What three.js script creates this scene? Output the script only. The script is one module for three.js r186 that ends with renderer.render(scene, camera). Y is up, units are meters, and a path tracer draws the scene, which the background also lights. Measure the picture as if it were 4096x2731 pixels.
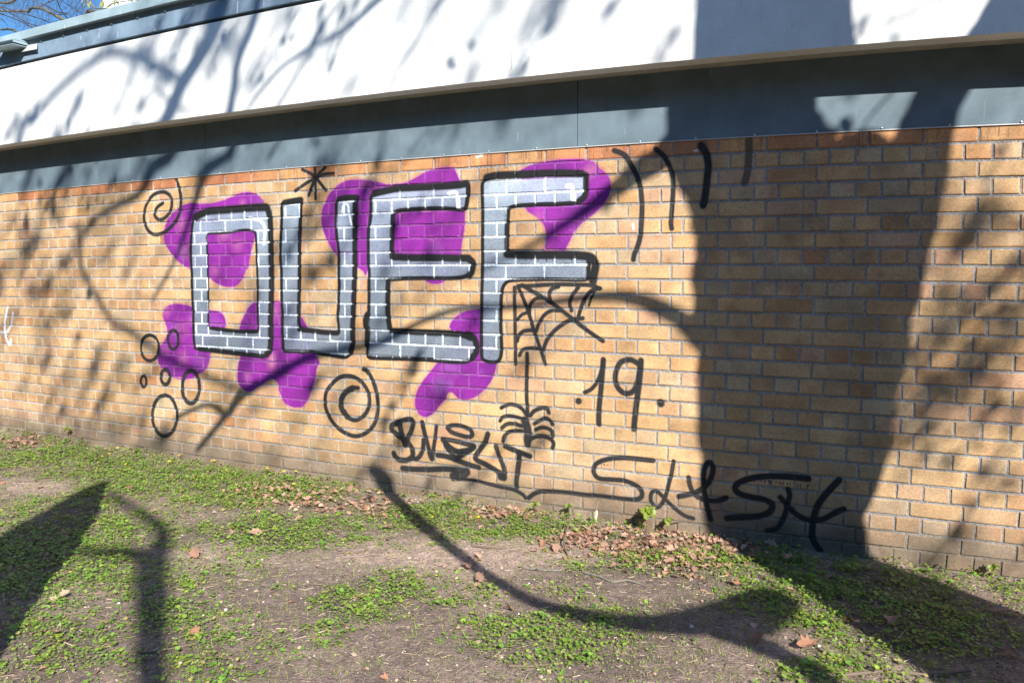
import * as THREE from 'three';
import { mergeGeometries } from 'three/addons/utils/BufferGeometryUtils.js';

// ------------------------------------------------------------------ camera, sky, sun, exposure
const scene = new THREE.Scene();
const camera = new THREE.PerspectiveCamera(45.649, 1024 / 682, 0.05, 600);
camera.position.set(6.9578, 1.417, 4.4436);
camera.quaternion.setFromRotationMatrix(new THREE.Matrix4().makeBasis(
  new THREE.Vector3(0.89873864, 0.00463192, -0.43846027),
  new THREE.Vector3(-0.03768963, 0.99705953, -0.06672174),
  new THREE.Vector3(0.43686194, 0.07649081, 0.8962705)));
const renderer = new THREE.WebGLRenderer({ antialias: true });
renderer.toneMapping = THREE.LinearToneMapping;
renderer.toneMappingExposure = 1.98;
renderer.shadowMap.enabled = true;
const SUN = new THREE.Vector3(0.87, 0.82, 1.0);            // towards the sun, per metre out from the wall
{
  const { Sky } = await import('three/addons/objects/Sky.js');
  const sky = new Sky();
  sky.name = 'sky';
  sky.userData = { kind: 'structure' };
  sky.scale.setScalar(500);
  const u = sky.material.uniforms;
  u.sunPosition.value.copy(SUN).normalize();
  u.turbidity.value = 2.5; u.rayleigh.value = 1.3; u.mieCoefficient.value = 0.003;
  scene.add(sky);
  scene.environmentIntensity = 0.22;
}
const sun = new THREE.DirectionalLight(new THREE.Color(1, 0.965, 0.9), 4.8);
sun.position.copy(SUN).multiplyScalar(30).add(new THREE.Vector3(4, 1, 0));
sun.target.position.set(4, 1, 0);
sun.castShadow = true;
sun.shadow.mapSize.set(4096, 4096);
Object.assign(sun.shadow.camera, { left: -14, right: 14, top: 14, bottom: -14, near: 1, far: 80 });
scene.add(sun, sun.target);

// ------------------------------------------------------------------ helpers
function rng(seed) { return () => { seed = (seed + 0x6d2b79f5) | 0; let t = Math.imul(seed ^ (seed >>> 15), 1 | seed); t = (t + Math.imul(t ^ (t >>> 7), 61 | t)) ^ t; return ((t ^ (t >>> 14)) >>> 0) / 4294967296; }; }
const lerp = (a, b, t) => a + (b - a) * t, clamp = (x, a, b) => Math.min(b, Math.max(a, x)), smooth = (a, b, x) => { const t = clamp((x - a) / (b - a), 0, 1); return t * t * (3 - 2 * t); };
function hash2(x, y, s = 0) { let h = Math.imul(x | 0, 374761393) ^ Math.imul(y | 0, 668265263) ^ Math.imul(s | 0, 1274126177); h = Math.imul(h ^ (h >>> 13), 1274126177); return ((h ^ (h >>> 16)) >>> 0) / 4294967296; }
function noise(x, y, s = 0, px = 0, py = 0) {               // value noise, 0..1, periodic when px, py are given
  const xi = Math.floor(x), yi = Math.floor(y), fx = x - xi, fy = y - yi, u = fx * fx * (3 - 2 * fx), v = fy * fy * (3 - 2 * fy);
  const m = (a, p) => (p ? ((a % p) + p) % p : a);
  return lerp(lerp(hash2(m(xi, px), m(yi, py), s), hash2(m(xi + 1, px), m(yi, py), s), u), lerp(hash2(m(xi, px), m(yi + 1, py), s), hash2(m(xi + 1, px), m(yi + 1, py), s), u), v);
}
const fbm = (x, y, s = 0, n = 4) => { let a = 0.5, t = 0, w = 0; for (let i = 0; i < n; i++) { t += a * noise(x, y, s + i); w += a; x *= 2.03; y *= 2.03; a *= 0.5; } return t / w; };
const counts = {};
function numbered(name) { const n = counts[name] = (counts[name] ?? -1) + 1; return n ? name + '_' + String(n).padStart(3, '0') : name; }
function mesh(name, geometry, material, parent) {
  const m = new THREE.Mesh(geometry, material);
  m.name = name; m.castShadow = m.receiveShadow = true;
  (parent ?? scene).add(m);
  return m;
}
function thing(name, label, category, [x, y, z] = [0, 0, 0], group) {
  const o = new THREE.Group(); o.name = numbered(name); o.position.set(x, y, z);
  o.userData = { label, category }; if (group) o.userData.group = group;
  scene.add(o); return o;
}
const rgb = (r, g, b) => new THREE.Color().setRGB(r, g, b);
function std(color, roughness = 0.85, more = {}) { return new THREE.MeshStandardMaterial({ color, roughness, ...more }); }
function canvas(w, h) { const c = document.createElement('canvas'); c.width = w; c.height = h; return c; }
function tex(c, srgb = true, repeat) { const t = new THREE.CanvasTexture(c); if (srgb) t.colorSpace = THREE.SRGBColorSpace; if (repeat) { t.wrapS = t.wrapT = THREE.RepeatWrapping; t.repeat.set(...repeat); } t.anisotropy = 8; return t; }
// a grey tile of layered noise that repeats without a seam (for bump and roughness)
function grain(size, layers, seed) {
  const d = new Uint8Array(size * size * 4);
  for (let y = 0; y < size; y++) for (let x = 0; x < size; x++) {
    let v = 0, w = 0;
    for (const [cells, a] of layers) { v += a * noise(x / size * cells, y / size * cells, seed + cells, cells, cells); w += a; }
    const i = (y * size + x) * 4; d[i] = d[i + 1] = d[i + 2] = Math.round(255 * v / w); d[i + 3] = 255;
  }
  const t = new THREE.DataTexture(d, size, size); t.wrapS = t.wrapT = THREE.RepeatWrapping; t.magFilter = THREE.LinearFilter; t.minFilter = THREE.LinearMipmapLinearFilter; t.generateMipmaps = true; t.needsUpdate = true;
  return t;
}
// a branch: rings along a smooth curve through [x, y, z, radius]
function limb(points, seed = 1, sides = 8, step = 0.12, knobbly = 0.08) {
  const P = points.map((p) => new THREE.Vector3(p[0], p[1], p[2])), c = new THREE.CatmullRomCurve3(P, false, 'centripetal');
  const n = Math.max(points.length, Math.ceil(c.getLength() / step)), pos = [], idx = [], r = rng(seed);
  let side = null;
  for (let i = 0; i <= n; i++) {
    const t = i / n, p = c.getPoint(t), d = c.getTangent(t), k = t * (points.length - 1), a = Math.min(points.length - 2, Math.floor(k)), rad = lerp(points[a][3], points[a + 1][3], k - a);
    if (!side) side = new THREE.Vector3(Math.abs(d.x) < 0.9 ? 1 : 0, 0, Math.abs(d.x) < 0.9 ? 0 : 1).cross(d).normalize(); else side.addScaledVector(d, -side.dot(d)).normalize();
    const up = new THREE.Vector3().crossVectors(d, side);
    for (let j = 0; j < sides; j++) {
      const an = j / sides * 2 * Math.PI, q = rad * (1 + knobbly * (r() * 2 - 1));
      pos.push(p.x + q * (Math.cos(an) * side.x + Math.sin(an) * up.x), p.y + q * (Math.cos(an) * side.y + Math.sin(an) * up.y), p.z + q * (Math.cos(an) * side.z + Math.sin(an) * up.z));
    }
    if (i) for (let j = 0; j < sides; j++) { const a0 = (i - 1) * sides + j, a1 = (i - 1) * sides + (j + 1) % sides, b0 = a0 + sides, b1 = a1 + sides; idx.push(a0, a1, b0, a1, b1, b0); }
  }
  pos.push(P[0].x, P[0].y, P[0].z, P[P.length - 1].x, P[P.length - 1].y, P[P.length - 1].z);
  const e0 = pos.length / 3 - 2;
  for (let j = 0; j < sides; j++) { idx.push(e0, (j + 1) % sides, j); idx.push(e0 + 1, n * sides + j, n * sides + (j + 1) % sides); }
  const g = new THREE.BufferGeometry(); g.setAttribute('position', new THREE.Float32BufferAttribute(pos, 3)); g.setIndex(idx); g.computeVertexNormals();
  const uv = []; for (let i = 0; i < pos.length / 3; i++) uv.push((i % sides) / sides, Math.floor(i / sides) * step); g.setAttribute('uv', new THREE.Float32BufferAttribute(uv, 2));
  return g;
}
function scatter(name, geometry, material, items, parent, kind = 'stuff') {   // items: {m: Matrix4, c: Color}
  const im = new THREE.InstancedMesh(geometry, material, items.length);
  items.forEach((it, i) => { im.setMatrixAt(i, it.m); if (it.c) im.setColorAt(i, it.c); });
  im.name = name; im.castShadow = im.receiveShadow = true; im.userData.kind = kind;
  (parent ?? scene).add(im); return im;
}
const M4 = (x, y, z, rx, ry, rz, sx, sy = sx, sz = sx, order = 'YXZ') => new THREE.Matrix4().compose(new THREE.Vector3(x, y, z), new THREE.Quaternion().setFromEuler(new THREE.Euler(rx, ry, rz, order)), new THREE.Vector3(sx, sy, sz));

// The old wall has settled: its courses and eaves are slightly bowed and its bricks a little longer towards the middle.
// bow(u, v, z) moves a point of the true brick grid (metres along, up and out) to where it lies now.
const bowX = [0.051415, -0.017364, 0.012364, 0.00025, -1.9e-5, -0.080385, -0.000993, -0.001321, -3.4e-5, 0.017085, 0.001146, -0.000277, 0.000405, -3.1e-5, -0.000195];
const bowY = [0.011064, -0.013997, 0.006083, -0.002575, -2.1e-5, -0.014013, 0.012656, 0.001465, -0.00029, -0.00012, -0.00028, -4.7e-5, 0.000336, -0.000207, -9e-6];
const eaveX = [0.082519, -0.019926, 0.014073, 0.000147, -6e-6, -0.09533, -0.000899, -0.001429, -2.6e-5, 0.018409, 0.001134, -0.000305, 0.000575, -1.9e-5, -0.000216];
const eaveY = [0.017657, -0.020763, 0.006939, -0.002852, -1.7e-5, -0.015886, 0.01412, 0.001524, -0.000316, -7.4e-5, -0.000244, -3.7e-5, 0.000334, -0.000229, -7e-6];
function quartic(c, u, v) { let s = 0, k = 0; for (let a = 0; a < 5; a++) for (let b = 0; b < 5 - a; b++) s += c[k++] * u ** a * v ** b; return s; }
function bow(u, v, z = 0) {
  const a = clamp(u, -0.7, 7.9), b = clamp(v, -0.1, 3.6), t = clamp(z / 0.23, 0, 1.4);
  return [u + lerp(quartic(bowX, a, b), quartic(eaveX, a, b), t), v + lerp(quartic(bowY, a, b), quartic(eaveY, a, b), t), z];
}

// ------------------------------------------------------------------ paint and brick faces, drawn in millimetres on the wall
const TILE_W = 4.7, TILE_H = 2.35, TILE_X = [-0.9, 3.6], TILE_Y = -0.1, PX = 2048, PY = 1024;
const LEFT = -3, RIGHT = 11;                               // the wall runs on past both sides of the picture
const course = (c) => 2.2 - c / 12;                        // middle height of course c, from the top
const bricks = [];                                         // {c, u0, u1, kind}
{
  for (let c = 1; c <= 27; c++) {
    const headers = c % 2 === 0, w = headers ? 0.125 : 0.25;
    for (let k = Math.ceil(LEFT / w); k < RIGHT / w; k++) { const u0 = k * w + (headers ? 0.0625 : 0); bricks.push({ c, u0, u1: u0 + w, k, headers }); }
  }
  const r = rng(11);
  for (const b of bricks) {
    const j = () => (r() - 0.5) * 0.0032;
    b.q = [[b.u0 + 0.0055 + j(), course(b.c) - 0.0357 + j()], [b.u1 - 0.0055 + j(), course(b.c) - 0.0357 + j()], [b.u1 - 0.0055 + j(), course(b.c) + 0.0357 + j()], [b.u0 + 0.0055 + j(), course(b.c) + 0.0357 + j()]];
    b.corner = b.q.map(([u, v]) => bow(u, v));
    b.z = (r() - 0.5) * 0.0026; b.tilt = [(r() - 0.5) * 0.0016, (r() - 0.5) * 0.0016];
    const t = r(), pick = b.c === 1 ? [[182, 124, 82], [174, 112, 76], [190, 134, 88], [186, 140, 94]][Math.floor(t * 4)]
      : t < 0.4 ? [191, 155, 111] : t < 0.64 ? [187, 153, 115] : t < 0.75 ? [192, 149, 103] : t < 0.87 ? [182, 157, 124] : t < 0.95 ? [190, 149, 117] : t < 0.985 ? [180, 140, 94] : [178, 128, 90];
    const k = 0.95 + r() * 0.1, grey = (b.c >= 25 ? 0.62 : b.c === 24 ? 0.35 : b.c === 23 ? 0.12 : 0) * (b.u0 < 3.2 ? 1.2 : 0.85);
    b.col = pick.map((x, i) => lerp(x * k, [142, 122, 106][i], grey * (0.7 + 0.3 * r())));
    b.seed = Math.floor(r() * 1e6);
  }
}
const purplePaint = [
  [2827,1944,2807,1976,2766,2006,2718,2024,2662,2029,2597,2021,2525,2000,2459,1984,2393,1970,2319,1962,2244,1962,2184,1965,2123,1972,2061,1965,2014,1951,1934,1909,1869,1855,1839,1794,1824,1737,1838,1675,1884,1618,1937,1567,2014,1516,2106,1482,2204,1458,2286,1420,2352,1381,2426,1357,2484,1352,2550,1361,2609,1410,2647,1474,2669,1497,2700,1614,2738,1709,2796,1814],  // blob
  [2111,1192,2065,1205,2003,1213,1932,1217,1860,1204,1810,1175,1791,1131,1806,1080,1833,1029,1826,971,1792,924,1750,887,1740,829,1717,787,1744,730,1807,681,1886,648,1950,640,2013,643,2092,660,2163,698,2218,723,2258,776,2275,844,2300,921,2393,1002,2431,1058,2439,1097,2419,1141,2375,1167,2308,1174,2195,1180],  // blob
  [2747,1242,2704,1231,2660,1195,2623,1145,2593,1101,2577,1052,2584,1025,2589,932,2583,853,2563,802,2551,747,2546,691,2552,648,2587,611,2630,592,2673,595,2731,626,2802,663,2859,691,2894,695,2928,670,2941,618,2960,565,3000,525,3048,510,3095,508,3157,521,3204,582,3232,647,3256,685,3270,743,3281,796,3304,833,3288,869,3269,902,3258,1010,3201,1081,3181,1107,3154,1142,3088,1188,3015,1233,2962,1251,2921,1254,2858,1247],  // blob
  [3472,1574,3410,1640,3373,1706,3349,1767,3340,1823,3351,1883,3377,1937,3416,1991,3479,2037,3541,2064,3603,2071,3663,2069,3723,2060,3783,2050,3842,2038,3888,2026,3958,2028,4015,2030,4072,2048,4128,2071,4184,2096,4239,2107,4294,2114,4359,2112,4385,2102,4401,2073,4417,2040,4433,2017,4454,1938,4460,1846,4460,1778,4454,1709,4444,1663,4433,1594,4417,1524,4379,1482,4319,1412,4292,1393,4248,1386,4203,1392,4170,1409,4069,1464,3954,1493,3777,1493,3720,1474,3707,1441,3692,1449,3686,1464,3638,1493,3596,1518],  // blob
  [4844,2059,4868,2076,4902,2091,4951,2102,5023,2110,5094,2115,5164,2114,5234,2109,5280,2100,5316,2083,5339,2058,5366,2036,5394,2009,5407,1983,5412,1941,5404,1904,5387,1871,5360,1838,5320,1801,5284,1777,5247,1752,5211,1715,5183,1685,5165,1642,5146,1612,5128,1582,5066,1574,5004,1583,5008,1623,5017,1675,5007,1724,4983,1759,4953,1787,4914,1810,4885,1833,4870,1860,4854,1966],  // blob
  [4534,1223,4481,1217,4428,1197,4379,1163,4352,1120,4363,1097,4401,1056,4357,978,4307,936,4274,896,4235,851,4190,800,4145,749,4110,693,4090,638,4089,594,4104,560,4121,537,4149,525,4178,524,4217,545,4251,576,4285,617,4323,654,4329,683,4362,700,4395,678,4417,660,4471,659,4519,672,4499,664,4552,689,4605,734,4647,784,4672,841,4683,892,4672,953,4620,1044,4609,1214,4583,1228,4541,1227,4498,1217],  // blob
];
const letterD = [2138,1847,2120,1776,2109,1693,2102,1610,2103,1527,2108,1443,2106,1391,2107,1307,2108,1223,2113,1139,2110,1054,2111,970,2117,914,2127,886,2170,882,2261,877,2374,871,2485,865,2594,861,2701,855,2793,853,2836,869,2868,906,2871,997,2872,1103,2878,1210,2884,1316,2887,1421,2886,1527,2888,1602,2887,1707,2885,1785,2877,1864,2864,1903,2833,1915,2694,1906,2551,1905,2406,1902,2294,1898,2219,1881,2157,1861], letterDHole = [2278,1740,2401,1745,2511,1749,2583,1758,2654,1761,2725,1752,2747,1730,2750,1656,2752,1577,2753,1497,2755,1421,2756,1314,2753,1207,2754,1100,2748,1035,2670,1028,2598,1025,2489,1027,2379,1032,2304,1041,2267,1053,2266,1142,2270,1254,2273,1364,2273,1475,2273,1581,2272,1663];
const letterU = [2993,1925,2992,1860,2987,1783,2978,1679,2972,1575,2977,1496,2980,1474,2978,1396,2977,1317,2978,1238,2983,1159,2978,1053,2983,974,2991,906,3049,903,3136,904,3138,901,3237,908,3334,897,3430,888,3500,882,3538,886,3575,915,3591,957,3589,1022,3593,1098,3600,1174,3605,1274,3612,1374,3616,1474,3617,1528,3618,1627,3620,1726,3621,1800,3628,1874,3634,1937,3626,1955,3564,1955,3477,1938,3467,1854,3463,1780,3468,1704,3479,1629,3484,1554,3480,1449,3485,1373,3477,1297,3476,1221,3469,1160,3474,1089,3474,1051,3433,1047,3337,1049,3239,1056,3141,1061,3186,1060,3146,1069,3130,1095,3128,1163,3133,1267,3139,1371,3141,1474,3142,1548,3147,1650,3150,1753,3158,1830,3162,1906,3160,1952,3077,1947,3011,1939];
const letterE = [3755,1952,3751,1894,3748,1821,3732,1748,3728,1675,3727,1577,3729,1478,3732,1473,3731,1375,3727,1276,3726,1176,3713,1101,3712,1026,3717,952,3714,906,3741,888,3831,889,3949,892,4065,895,4179,896,4291,894,4400,892,4481,901,4499,913,4530,933,4541,975,4536,1022,4514,1059,4477,1076,4508,1045,4481,1063,4428,1072,4346,1075,4236,1076,4123,1075,4009,1076,3910,1075,3892,1097,3884,1156,3878,1229,3882,1303,3883,1376,3886,1408,3924,1413,4011,1418,4125,1421,4237,1421,4347,1421,4428,1426,4481,1441,4503,1463,4514,1504,4503,1541,4466,1551,4428,1552,4292,1551,4182,1551,4069,1552,3954,1551,3915,1553,3917,1599,3917,1672,3921,1744,3924,1816,3942,1847,3985,1858,4071,1862,4183,1863,4293,1861,4374,1854,4449,1848,4473,1873,4482,1937,4483,1983,4470,2001,4401,1996,4293,1995,4184,1996,4072,1994,3957,1994,3870,1986,3782,1966];
const letterF = [4586,2005,4584,1933,4587,1843,4587,1752,4587,1661,4587,1569,4587,1527,4585,1435,4582,1343,4582,1251,4580,1158,4580,1066,4581,973,4586,926,4610,909,4657,904,4698,913,4716,946,4721,1002,4718,1070,4715,1139,4715,1208,4717,1299,4722,1345,4737,1381,4767,1406,4833,1413,4907,1416,5005,1418,5101,1417,5195,1415,5265,1417,5286,1437,5285,1480,5282,1523,5277,1553,5194,1560,5100,1561,5004,1564,4906,1567,4807,1571,4759,1571,4754,1635,4756,1703,4758,1770,4763,1823,4775,1849,4830,1859,4904,1861,5001,1862,5097,1860,5190,1863,5227,1868,5255,1889,5261,1931,5263,1978,5255,2018,5216,2030,5142,2035,5048,2038,4951,2041,4854,2041,4754,2040,4679,2039,4627,2033];
function outlines(ink) {   // ink(width in mm, strength, closed, points in mm on the wall)
  ink(24, 1, 1, letterD);
  ink(18, 1, 1, letterDHole);
  ink(24, 1, 1, letterU);
  ink(25, 1, 1, letterE);
  ink(22, 1, 1, letterF);
  ink(53, 1, 0, [2157,1866,2219,1889,2295,1906,2406,1910,2551,1913,2694,1917,2847,1917]);
  ink(47, 1, 0, [2864,1906,2883,1832,2887,1707,2886,1549,2888,1474,2884,1316,2878,1210,2872,1103,2871,997,2864,916,2829,872]);
  ink(33, 1, 0, [2170,882,2374,873,2594,864,2793,855]);
  ink(27, 1, 0, [2304,1043,2489,1030,2598,1028,2741,1033]);
  ink(44, 1, 0, [3017,1939,3077,1947,3163,1954]);
  ink(29, 1, 0, [3163,1936,3158,1830,3148,1702,3143,1548,3140,1422,3133,1267,3128,1163,3133,1079]);
  ink(39, 1, 0, [3484,1946,3564,1955,3638,1952]);
  ink(40, 1, 0, [3625,1923,3622,1800,3619,1677,3617,1528,3614,1449,3607,1324,3599,1173,3592,1073,3592,982,3575,920]);
  ink(34, 1, 0, [3139,1064,3141,1059,3239,1054,3337,1047,3433,1045,3464,1046]);
  ink(44, 1, 0, [3782,1975,3870,1988,3957,1998,4072,1999,4184,1999,4293,1998,4401,2000,4470,2006]);
  ink(26, 1, 0, [4483,1996,4483,1937,4473,1869]);
  ink(43, 1, 0, [3922,1561,4069,1552,4237,1551,4401,1547,4481,1547,4487,1543,4514,1524,4519,1504,4509,1463,4493,1440]);
  ink(33, 1, 0, [3924,1826,3920,1744,3915,1624,3916,1561]);
  ink(37, 1, 0, [3886,1400,3881,1327,3878,1229,3884,1156,3898,1082]);
  ink(38, 1, 0, [3910,1075,4009,1074,4180,1073,4346,1073,4455,1065,4503,1050,4477,1071,4525,1050,4544,1004,4541,957,4509,923]);
  ink(41, 1, 0, [3714,1176,3701,1146,3704,1101,3715,1077,3711,976]);
  ink(41, 1, 0, [4612,2036,4679,2046,4779,2045,4903,2043,5000,2042,5142,2034,5235,2027]);
  ink(34, 1, 0, [5262,2016,5263,1948,5257,1901,5218,1869]);
  ink(32, 1, 0, [4760,1837,4756,1747,4754,1658,4757,1568]);
  ink(48, 1, 0, [4757,1571,4857,1563,5004,1562,5147,1561,5264,1553,5305,1540,5326,1501,5320,1458,5311,1415]);
  ink(20, 1, 0, [5282,1523,5284,1424]);
}
function tags(ink) {
  ink(23, 1, 0, [4833,1377,4907,1377,5005,1384,5101,1388,5196,1387,5289,1385,5358,1366]);
  ink(22, 1, 0, [4808,1368,4808,1278,4811,1187,4813,1096,4815,1005,4816,900]);
  ink(22, 1, 0, [4833,1368,4873,1288,4909,1199,4939,1109,4974,1021,4999,954,5014,910]);
  ink(24, 1, 0, [4858,1382,4932,1342,5016,1299,5093,1252,5174,1196,5245,1145,5315,1100,5378,1062]);
  ink(20, 1, 0, [4829,1174,4859,1204,4894,1216]);
  ink(21, 1, 0, [4909,1212,4913,1262,4947,1300,4991,1307]);
  ink(23, 1, 0, [5045,1290,5037,1330,5054,1361,5097,1375]);
  ink(22, 1, 0, [5181,1234,5169,1275,5187,1328,5224,1372]);
  ink(22, 1, 0, [5226,1204,5244,1263,5271,1320,5312,1357,5353,1366]);
  ink(22, 1, 0, [4954,1105,4973,1155,5007,1205,5055,1232,5112,1233]);
  ink(23, 1, 0, [4827,1042,4840,1079,4875,1105,4939,1112]);
  ink(22, 1, 0, [4843,954,4863,989,4910,1002,4979,1002]);
  ink(24, 1, 0, [5001,995,5027,1059,5070,1109,5123,1151,5175,1179,5252,1191]);
  ink(13, 1, 0, [5320,1424,5320,1347,5303,1308,5290,1266]);
  ink(24, 1, 0, [4893,969,4895,898,4892,807,4892,716,4897,648,4900,588]);
  ink(53, 1, 0, [4883,555,4898,510,4904,465,4904,442]);
  ink(43, 1, 0, [4899,441,4902,412]);
  ink(23, 1, 0, [4893,592,4863,627,4822,646,4771,648,4720,623]);
  ink(23, 1, 0, [4873,563,4822,574,4771,577,4730,565,4712,541]);
  ink(24, 1, 0, [4858,521,4812,531,4761,525,4725,498]);
  ink(23, 1, 0, [4863,490,4813,487,4772,476,4741,445,4734,414]);
  ink(24, 1, 0, [4918,590,4943,619,4982,639,5026,643,5041,618]);
  ink(22, 1, 0, [4943,541,4978,563,5017,583,5046,573,5066,547]);
  ink(23, 1, 0, [4953,506,4993,523,5032,522,5061,506,5067,475]);
  ink(24, 1, 0, [4924,448,4964,466,5013,470,5057,456,5074,430,5067,404]);
  ink(37, 1, 0, [5232,702,5232,701]);
  ink(23, 1, 0, [5268,755,5306,774,5342,816,5369,879,5381,953]);
  ink(31, 1, 0, [5382,954,5378,879,5371,792,5363,704,5359,638,5360,574]);
  ink(33, 1, 0, [5608,960,5601,841,5586,711,5578,633,5573,564]);
  ink(30, 1, 0, [5604,934,5547,961,5485,941,5457,867,5469,802,5514,766,5563,780,5588,831,5604,926]);
  ink(44, 1, 0, [5726,726,5727,724]);
  ink(36, 1, 0, [3968,463,3915,453,3903,422,3926,399,3979,369,4031,339,4066,298,4066,253,4025,224,3966,219,3931,237,3919,258]);
  ink(33, 1, 0, [3944,466,4009,491,4056,497,4073,471,4055,416,4026,368,4011,325]);
  ink(36, 1, 0, [3968,458,3985,390,4008,324]);
  ink(32, 1, 0, [4142,484,4159,420,4181,348,4203,277,4217,251]);
  ink(27, 1, 0, [4249,467,4238,378,4226,303,4217,254]);
  ink(30, 1, 0, [4153,370,4147,306,4123,259,4095,239,4074,244]);
  ink(28, 1, 0, [4333,469,4377,485,4448,484,4502,464,4517,437,4491,420,4426,425,4360,442,4333,466]);
  ink(29, 1, 0, [4294,388,4377,386,4458,374,4529,364,4486,326,4420,318,4366,336,4316,370]);
  ink(31, 1, 0, [4299,384,4332,333,4371,293,4393,272]);
  ink(36, 1, 0, [4526,361,4458,312,4404,277]);
  ink(31, 1, 0, [4393,315,4475,333]);
  ink(34, 1, 0, [4260,280,4321,279,4393,264,4458,248,4513,238,4561,232]);
  ink(33, 1, 0, [4627,451,4608,398,4566,342,4539,286,4609,258,4672,232,4734,198]);
  ink(28, 1, 0, [4682,381,4698,336,4729,273,4747,214,4740,185]);
  ink(44, 1, 0, [4719,190,4740,187]);
  ink(31, 1, 0, [4747,385,4801,368,4867,352,4917,339]);
  ink(34, 1, 0, [4844,355,4842,294,4832,223,4825,171,4827,136]);
  ink(36, 1, 0, [3989,165,4065,167,4180,177,4293,193,4404,200,4469,200]);
  ink(51, 1, 0, [4475,193,4448,171,4382,157,4376,149]);
  ink(22, 1, 0, [4404,137,4513,145,4619,136,4724,124,4802,119,4868,97,4889,76]);
  ink(27, 1, 0, [5688,392,5614,392,5525,391,5435,377,5366,351,5334,319,5335,279,5368,252,5437,254,5514,257,5572,244,5617,219,5627,181,5596,155,5529,149,5452,148,5369,148,5276,143,5181,144,5084,140,4996,130,4946,109,4911,79]);
  ink(22, 1, 0, [5808,401,5797,330,5782,264,5766,198,5741,143,5711,123,5684,149,5679,187,5692,214,5722,213,5762,180,5814,135,5878,97,5925,88]);
  ink(26, 1, 0, [5894,317,5902,278,5923,234,5957,209,6007,202,6060,206,6104,229]);
  ink(28, 1, 0, [5840,202,5903,223,5956,251,5997,289,6024,346,6027,393,6006,415,5986,392,5977,341,5980,275,5986,225,6004,156,6022,95]);
  ink(32, 1, 0, [6525,382,6453,382,6377,378,6301,369,6224,348,6167,317,6151,286,6175,260,6246,248,6305,243,6344,224,6341,187,6299,157,6229,138,6170,128,6111,115]);
  ink(26, 1, 0, [6425,315,6435,280,6423,230,6417,189,6400,138,6374,94,6325,77]);
  ink(28, 1, 0, [6388,266,6420,230,6458,195,6504,169,6552,163,6607,179,6660,217,6702,244]);
  ink(32, 1, 0, [6674,391,6631,336,6596,284,6572,237,6559,184,6553,127,6555,68,6575,31,6594,10]);
  ink(28, 1, 0, [5430,2147,5492,2117,5541,2044,5572,1984,5591,1913,5599,1830,5598,1768,5595,1686,5583,1623,5559,1560,5554,1531]);
  ink(26, 1, 0, [5672,2140,5719,2097,5754,2036,5772,1974,5775,1905,5772,1845,5769,1784,5766,1731,5771,1700]);
  ink(38, 1, 0, [5923,2142,5952,2096,5964,2036,5961,1977,5956,1917,5950,1858,5942,1822]);
  ink(27, 1, 0, [1822,1983,1769,1959,1736,1926,1734,1887,1781,1858,1846,1873,1895,1916,1917,1971,1907,2027,1861,2060,1798,2068,1716,2046,1649,1986,1617,1913,1618,1845,1648,1787,1704,1751,1777,1749,1866,1779,1947,1836,1997,1901,2011,1973,2010,2040,1993,2107,1971,2153]);
  ink(28, 1, 0, [3634,678,3585,675,3528,643,3493,591,3492,535,3532,481,3594,455,3657,477,3706,525,3725,582,3720,643,3684,701,3623,743,3548,756,3473,739,3408,689,3362,634,3351,571,3360,509,3398,445,3455,392,3530,357,3612,346,3686,371,3754,428,3788,501,3795,572,3787,642,3769,701,3739,760,3703,800,3679,808]);
  ink(41, 1, 0, [3585,674,3522,637,3488,581,3495,525,3538,476]);
  ink(22, 1, 0, [3182,2162,3240,2137,3291,2105,3381,2012]);
  ink(20, 1, 0, [3289,2172,3291,2106,3291,1958]);
  ink(22, 1, 0, [3381,2166,3297,2103,3230,1983]);
  ink(22, 1, 0, [3449,2122,3355,2119,3290,2100,3212,2067,3112,2020]);
  ink(26, 1, 0, [1638,969,1682,960,1716,934,1733,895,1731,850,1710,809,1674,779,1630,767,1586,775,1552,802,1534,841,1536,887,1557,928,1594,957,1638,969]);
  ink(24, 1, 0, [1896,1015,1920,1009,1939,989,1948,960,1947,928,1935,898,1915,877,1891,868,1867,875,1848,894,1838,924,1839,956,1851,986,1872,1007,1896,1015]);
  ink(29, 1, 0, [1800,707,1821,702,1837,687,1845,664,1844,638,1834,615,1817,597,1795,590,1774,595,1758,610,1749,633,1750,659,1761,683,1778,700,1800,707]);
  ink(23, 1, 0, [1554,644,1567,640,1578,628,1583,611,1583,591,1576,573,1564,560,1550,555,1536,558,1526,570,1520,587,1521,607,1528,625,1540,638,1554,644]);
  ink(32, 1, 0, [2071,713,2109,702,2139,669,2155,620,2153,565,2134,513,2101,476,2062,461,2023,470,1992,503,1977,553,1979,610,1998,661,2031,698,2071,713]);
  ink(30, 1, 0, [1784,505,1841,493,1886,452,1909,389,1907,318,1878,251,1830,203,1771,181,1713,192,1667,233,1643,297,1646,369,1675,437,1724,485,1784,505]);
  ink(40, 0.38, 0, [6174,2156,6177,2082,6175,2024,6169,1978,6158,1932]);
}
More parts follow.
